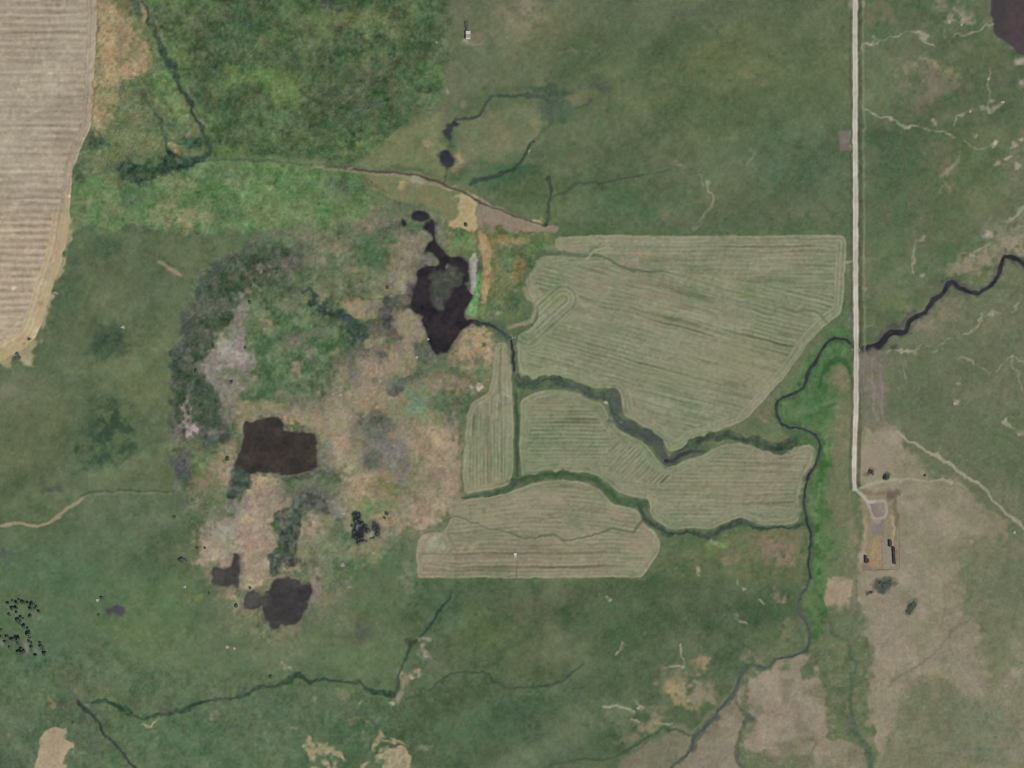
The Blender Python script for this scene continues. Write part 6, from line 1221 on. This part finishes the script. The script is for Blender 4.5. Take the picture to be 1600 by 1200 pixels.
# ---------------------------------------------------------------- stone piles
def rock_mesh(seed):
    r = random.Random(seed); bm = bmesh.new(); bmesh.ops.create_icosphere(bm, subdivisions=1, radius=1.0)
    for v in bm.verts:
        v.co *= r.uniform(.75, 1.15); v.co.z *= .7
    me = bpy.data.meshes.new('rock'); bm.to_mesh(me); bm.free(); me.materials.append(M['rock']); return me
ROCKS = [rock_mesh(k) for k in range(4)]
for e, s, r_, lb in [(192, 511, 3.2, 'white stone pile on the rim of the dark round hollow'), (1482, 34, 3.2, 'pale stone pile below the bare patch in the north-east'), (1502, 39, 2.4, 'smaller stone pile east of the bare patch in the north-east'),
                     (682, 66, 1.7, 'tiny white stone pile in the north meadow'), (669, 530, 2.0, 'white stone pile on the west shore of the dammed pond'), (651, 558, 2.4, 'white stone pile south-west of the dammed pond'),
                     (532, 617, 2.3, 'white stone pile on the north side of the tan marsh flat'), (535, 883, 3.6, 'pale stone pile south of the reedy pools'), (355, 1011, 3.0, 'larger of two white stone piles south of the round pond'),
                     (366, 1013, 2.2, 'smaller of two white stone piles south of the round pond'), (289, 917, 2.4, 'pale stone pile in the bright grass west of the square pond'), (152, 938, 3.0, 'pale grey stone pile beside a dark shrub near the wallow'),
                     (1541, 366, 3.6, 'pale stone pile above the east creek'), (1585, 832, 3.2, 'round pale stone pile at the end of the diagonal trail'), (1492, 630, 3.0, 'pale stone pile in the pasture between road and east edge'),
                     (1567, 160, 3.2, 'bright stone pile at the end of the thin north-east trail'), (1516, 174, 2.3, 'stone pile midway along the thin north-east trail'), (996, 1106, 2.2, 'pale stone pile at the end of the short southern trail'),
                     (520, 616, 1.4, 'small stone pile west of the white one on the marsh flat'), (585, 612, 1.5, 'small stone pile among tan grass in the middle of the marsh'), (537, 802, 2.0, 'pinkish pale stone pile west of the reedy pools')]:
    o = empty('rock_pile', e, s, rng.uniform(0, 6))
    for k in range(9):
        p = put('rock', ROCKS[k % 4], o); a = k * 2.4; q = r_ * .28 * math.sqrt(k)
        g = r_ * rng.uniform(.28, .5)
        p.location = (q * math.cos(a), q * math.sin(a), g * .35 + (.3 if k < 3 else 0)); p.scale = (g, g * rng.uniform(.7, 1), g * .8); p.rotation_euler = (0, 0, rng.uniform(0, 6))
    tag(o, lb, 'stone pile')

# ---------------------------------------------------------------- buildings of the tract
def shed(e, s, w, l, h, roofs, walls, label, rz=0.0, open_side=None):
    """Single-slope shed: w east-west, l north-south; roof panels laid along l."""
    o = empty('shed', e, s, rz); n = len(roofs); hi, lo = h + .7, h
    for sx, sd in ((-1, 'w'), (1, 'e')):
        if sd != open_side:
            Shape().box(sx * (w / 2 - .1), sx * (w / 2), -l / 2, l / 2, -.3, lo if sx > 0 else hi - .1).make('wall', walls, o)
    for sy in (-1, 1):
        Shape().box(-w / 2 + .12, w / 2 - .12, sy * (l / 2 - .1), sy * (l / 2), -.3, lo - .05).make('wall', walls, o)
    for k, m in enumerate(roofs):
        y0, y1 = -l / 2 - .3 + k * (l + .6) / n, -l / 2 - .3 + (k + 1) * (l + .6) / n - .06
        sh = Shape(); x0, x1 = -w / 2 - .4, w / 2 + .4
        sh.v = [(x0, y0, hi), (x1, y0, lo + .05), (x1, y1, lo + .05), (x0, y1, hi), (x0, y0, hi + .1), (x1, y0, lo + .15), (x1, y1, lo + .15), (x0, y1, hi + .1)]
        sh.f = [(0, 3, 2, 1), (4, 5, 6, 7), (0, 1, 5, 4), (1, 2, 6, 5), (2, 3, 7, 6), (3, 0, 4, 7)]
        sh.make('roof_panel', m, o)
    if open_side:
        for k in range(4):
            y = -l / 2 + .3 + k * (l - .6) / 3
            Shape().tube((-w / 2 + .2, y, -.3), (-w / 2 + .2, y, hi - .05), .12, .12, 6).make('post', M['post'], o)
    return tag(o, label, 'shed')
shed(731.5, 55.5, 6.5, 12.5, 3.0, [M['steel'], M['rust'], M['rust'], M['steel'], M['steel']], M['board'], 'open-fronted shed with a pale steel roof in the north pasture', open_side='w')
shed(1391, 849, 3.8, 10, 1.9, [M['tar']] * 3, M['board'], 'small black roofed shed at the top of the eastern corral pen')
shed(1397, 868, 3.0, 26, 1.9, [M['tar']] * 6, M['board'], 'long narrow black roofed shed down the east side of the corral', rz=math.radians(3), open_side='w')
shed(1353, 874, 3.0, 11, 1.8, [M['tar']] * 4, M['board'], 'black roofed shed in the south-west corner of the corral')
shed(1356.4, 876, 2.4, 5, 1.6, [M['tar']] * 2, M['board'], 'low black lean-to against the south-west corral shed')
def fence_run(pts, label, gap=5.0):
    o = empty('board_fence', *pts[0]); ox, oy, oz = o.location
    pme = Shape().tube((0, 0, -.4), (0, 0, 1.7), .12, .11, 6).mesh('post', M['post'])
    for (e0, s0), (e1, s1) in zip(pts[:-1], pts[1:]):
        L = math.hypot(e1 - e0, s1 - s0); n = max(1, round(L / gap)); a = math.atan2(-(s1 - s0), e1 - e0)
        for k in range(n + 1):
            e, s = e0 + (e1 - e0) * k / n, s0 + (s1 - s0) * k / n
            p = put('post', pme, o); p.location = Vector(W(e, s, hz(e, s))) - Vector((ox, oy, oz))
            if k < n:
                em, sm_ = e0 + (e1 - e0) * (k + .5) / n, s0 + (s1 - s0) * (k + .5) / n
                for r_ in (.55, 1.2):
                    me = bpy.data.meshes.get('rail_%.2f' % (L / n)) or Shape().box(-L / n / 2, L / n / 2, -.03, .03, -.07, .07).mesh('rail_%.2f' % (L / n), M['board'])
                    q = put('rail', me, o); q.rotation_euler = (0, 0, a)
                    q.location = Vector(W(em, sm_, hz(em, sm_) + r_)) - Vector((ox, oy, oz)) + Vector((-math.sin(a) * .16, math.cos(a) * .16, 0))
    return tag(o, label, 'fence')
fence_run([(1405, 800), (1405.5, 830), (1406, 889)], 'board fence down the east side of the corral yard')
fence_run([(1349, 891), (1405, 890.5)], 'board fence along the south side of the corral yard')
fence_run([(1378.5, 842), (1379, 888)], 'board fence dividing the two southern corral pens')
# irrigation works and culvert
o = empty('headgate', 803, 527)
for sx in (-1, 1):
    Shape().box(sx * 2.2 - .25, sx * 2.2 + .25, -2.4, 2.4, -1, .9).make('side_wall', M['concrete'], o)
    Shape().box(-1.9, 1.9, -.2, .2, -.2, .9, sx * .6, (sx * 4.0, 2.9)).make('wing_wall', M['concrete'], o)
Shape().box(-1.93, 1.93, -.12, .12, -.9, .8).make('gate_board', M['board'], o); Shape().box(-2.6, 2.6, -.3, .3, .92, 1.1).make('deck', M['concrete'], o)
tag(o, 'pale concrete headgate at the top of the straight ditch', 'headgate')
o = empty('turnout_box', 805, 868)
for a in ((-2.4, 2.4, 3.6, 4.0), (-2.4, 2.4, -4.0, -3.6), (-2.4, -2.0, -3.57, 3.57), (2.0, 2.4, -3.57, 3.57)):
    Shape().box(*a, -.6, .9).make('wall', M['concrete'], o)
Shape().box(-1.97, 1.97, -.5, 3.55, .55, .75).make('lid', M['steel'], o); Shape().box(-1.97, 1.97, -3.55, -.56, .1, .25).make('floor', M['concrete'], o)
tag(o, 'pale concrete turnout box in the southern hay field', 'water box')
o = empty('culvert', 1337, 547)
Shape().tube((-7, 0, -.3), (7, 0, -.3), .9, .9, 14).make('pipe', M['pipe'], o)
for sx in (-1, 1):
    Shape().box(sx * 5.6 - .2, sx * 5.6 + .2, -3, 3, -.9, .45).make('headwall', M['concrete'], o)
tag(o, 'culvert with pale headwalls under the gravel road', 'culvert')
# stones laid on the spillway face of the dam
sv, sf = [], []
for k in range(420):
    t = rng.random(); e = 737 + 3.5 * (1 - t) + rng.uniform(-3.2, 3.2); s = 398 + 62 * t
    g = rng.uniform(.35, .8); b = len(sv); z = hz(e, s)
    for v in ((1, 0, 0), (-.8, .2, 0), (0, 1, .1), (.1, -.9, 0), (0, 0, .9), (0, 0, -.5)):
        sv.append(W(e + v[0] * g, s + v[1] * g, z + .1 + v[2] * g))
    sf += [(b, b + 2, b + 4), (b + 2, b + 1, b + 4), (b + 1, b + 3, b + 4), (b + 3, b, b + 4), (b + 2, b, b + 5), (b + 1, b + 2, b + 5), (b + 3, b + 1, b + 5), (b, b + 3, b + 5)]
tag(link_mesh('riprap', sv, [f[::-1] for f in sf], M['rock']), 'white broken rock facing the dam beside the dark pond', 'riprap', kind='stuff')

# ---------------------------------------------------------------- sedge along the water and in the marsh
r = np.random.default_rng(5)
NT = 34000
e = r.uniform(0, 1600, NT * 14); s = r.uniform(0, 1200, NT * 14)
ii = np.clip((e / STEP + MARGIN).astype(int), 0, NX - 1); jj = np.clip((s / STEP + MARGIN).astype(int), 0, NY - 1)
wd = water_sdf[jj, ii]
dark = canvas[jj, ii].mean(-1); grn = canvas[jj, ii][:, 1] - canvas[jj, ii][:, 0]
inhay = hay[jj, ii]
keep = (wd > .4) & (inhay < .2) & ((dark < 84) & (grn > 6) | (wd < 5) & (r.random(len(wd)) < .8) | (rough[jj, ii] > .9) & (N['D'][jj, ii] < -.5))
e, s, ii, jj = e[keep][:NT], s[keep][:NT], ii[keep][:NT], jj[keep][:NT]
n = len(e)
hgt = r.uniform(.35, 1.0, n); wid = r.uniform(.7, 1.5, n); ang = r.uniform(0, 6.28, n)
base = height(e, s)
tint = ALB[jj, ii] * r.uniform(.8, 1.15, n)[:, None]
V = np.zeros((n, 5, 3)); T = np.repeat(tint[:, None, :], 5, 1)
for k in range(4):
    a = ang + k * np.pi / 2
    V[:, k] = np.stack([e - 800 + np.cos(a) * wid * .5, 600 - s + np.sin(a) * wid * .5, base - .05], -1)
V[:, 4] = np.stack([e - 800, 600 - s, base + hgt], -1)
fi = []
b = np.arange(n) * 5
for k in range(4):
    fi.append(np.stack([b + k, b + (k + 1) % 4, b + 4], -1))
F = np.concatenate(fi)
me = bpy.data.meshes.new('sedge'); me.vertices.add(n * 5); me.vertices.foreach_set('co', V.astype(np.float32).ravel())
me.loops.add(len(F) * 3); me.loops.foreach_set('vertex_index', F.astype(np.int32).ravel()); me.polygons.add(len(F))
me.polygons.foreach_set('loop_start', np.arange(len(F), dtype=np.int32) * 3); me.polygons.foreach_set('loop_total', np.full(len(F), 3, np.int32)); me.update(calc_edges=True)
tag(finish('sedge', me, M['sedge'], None, T.reshape(-1, 3), False), 'tussocks of sedge along the creeks and through the marsh', 'sedge', kind='stuff')
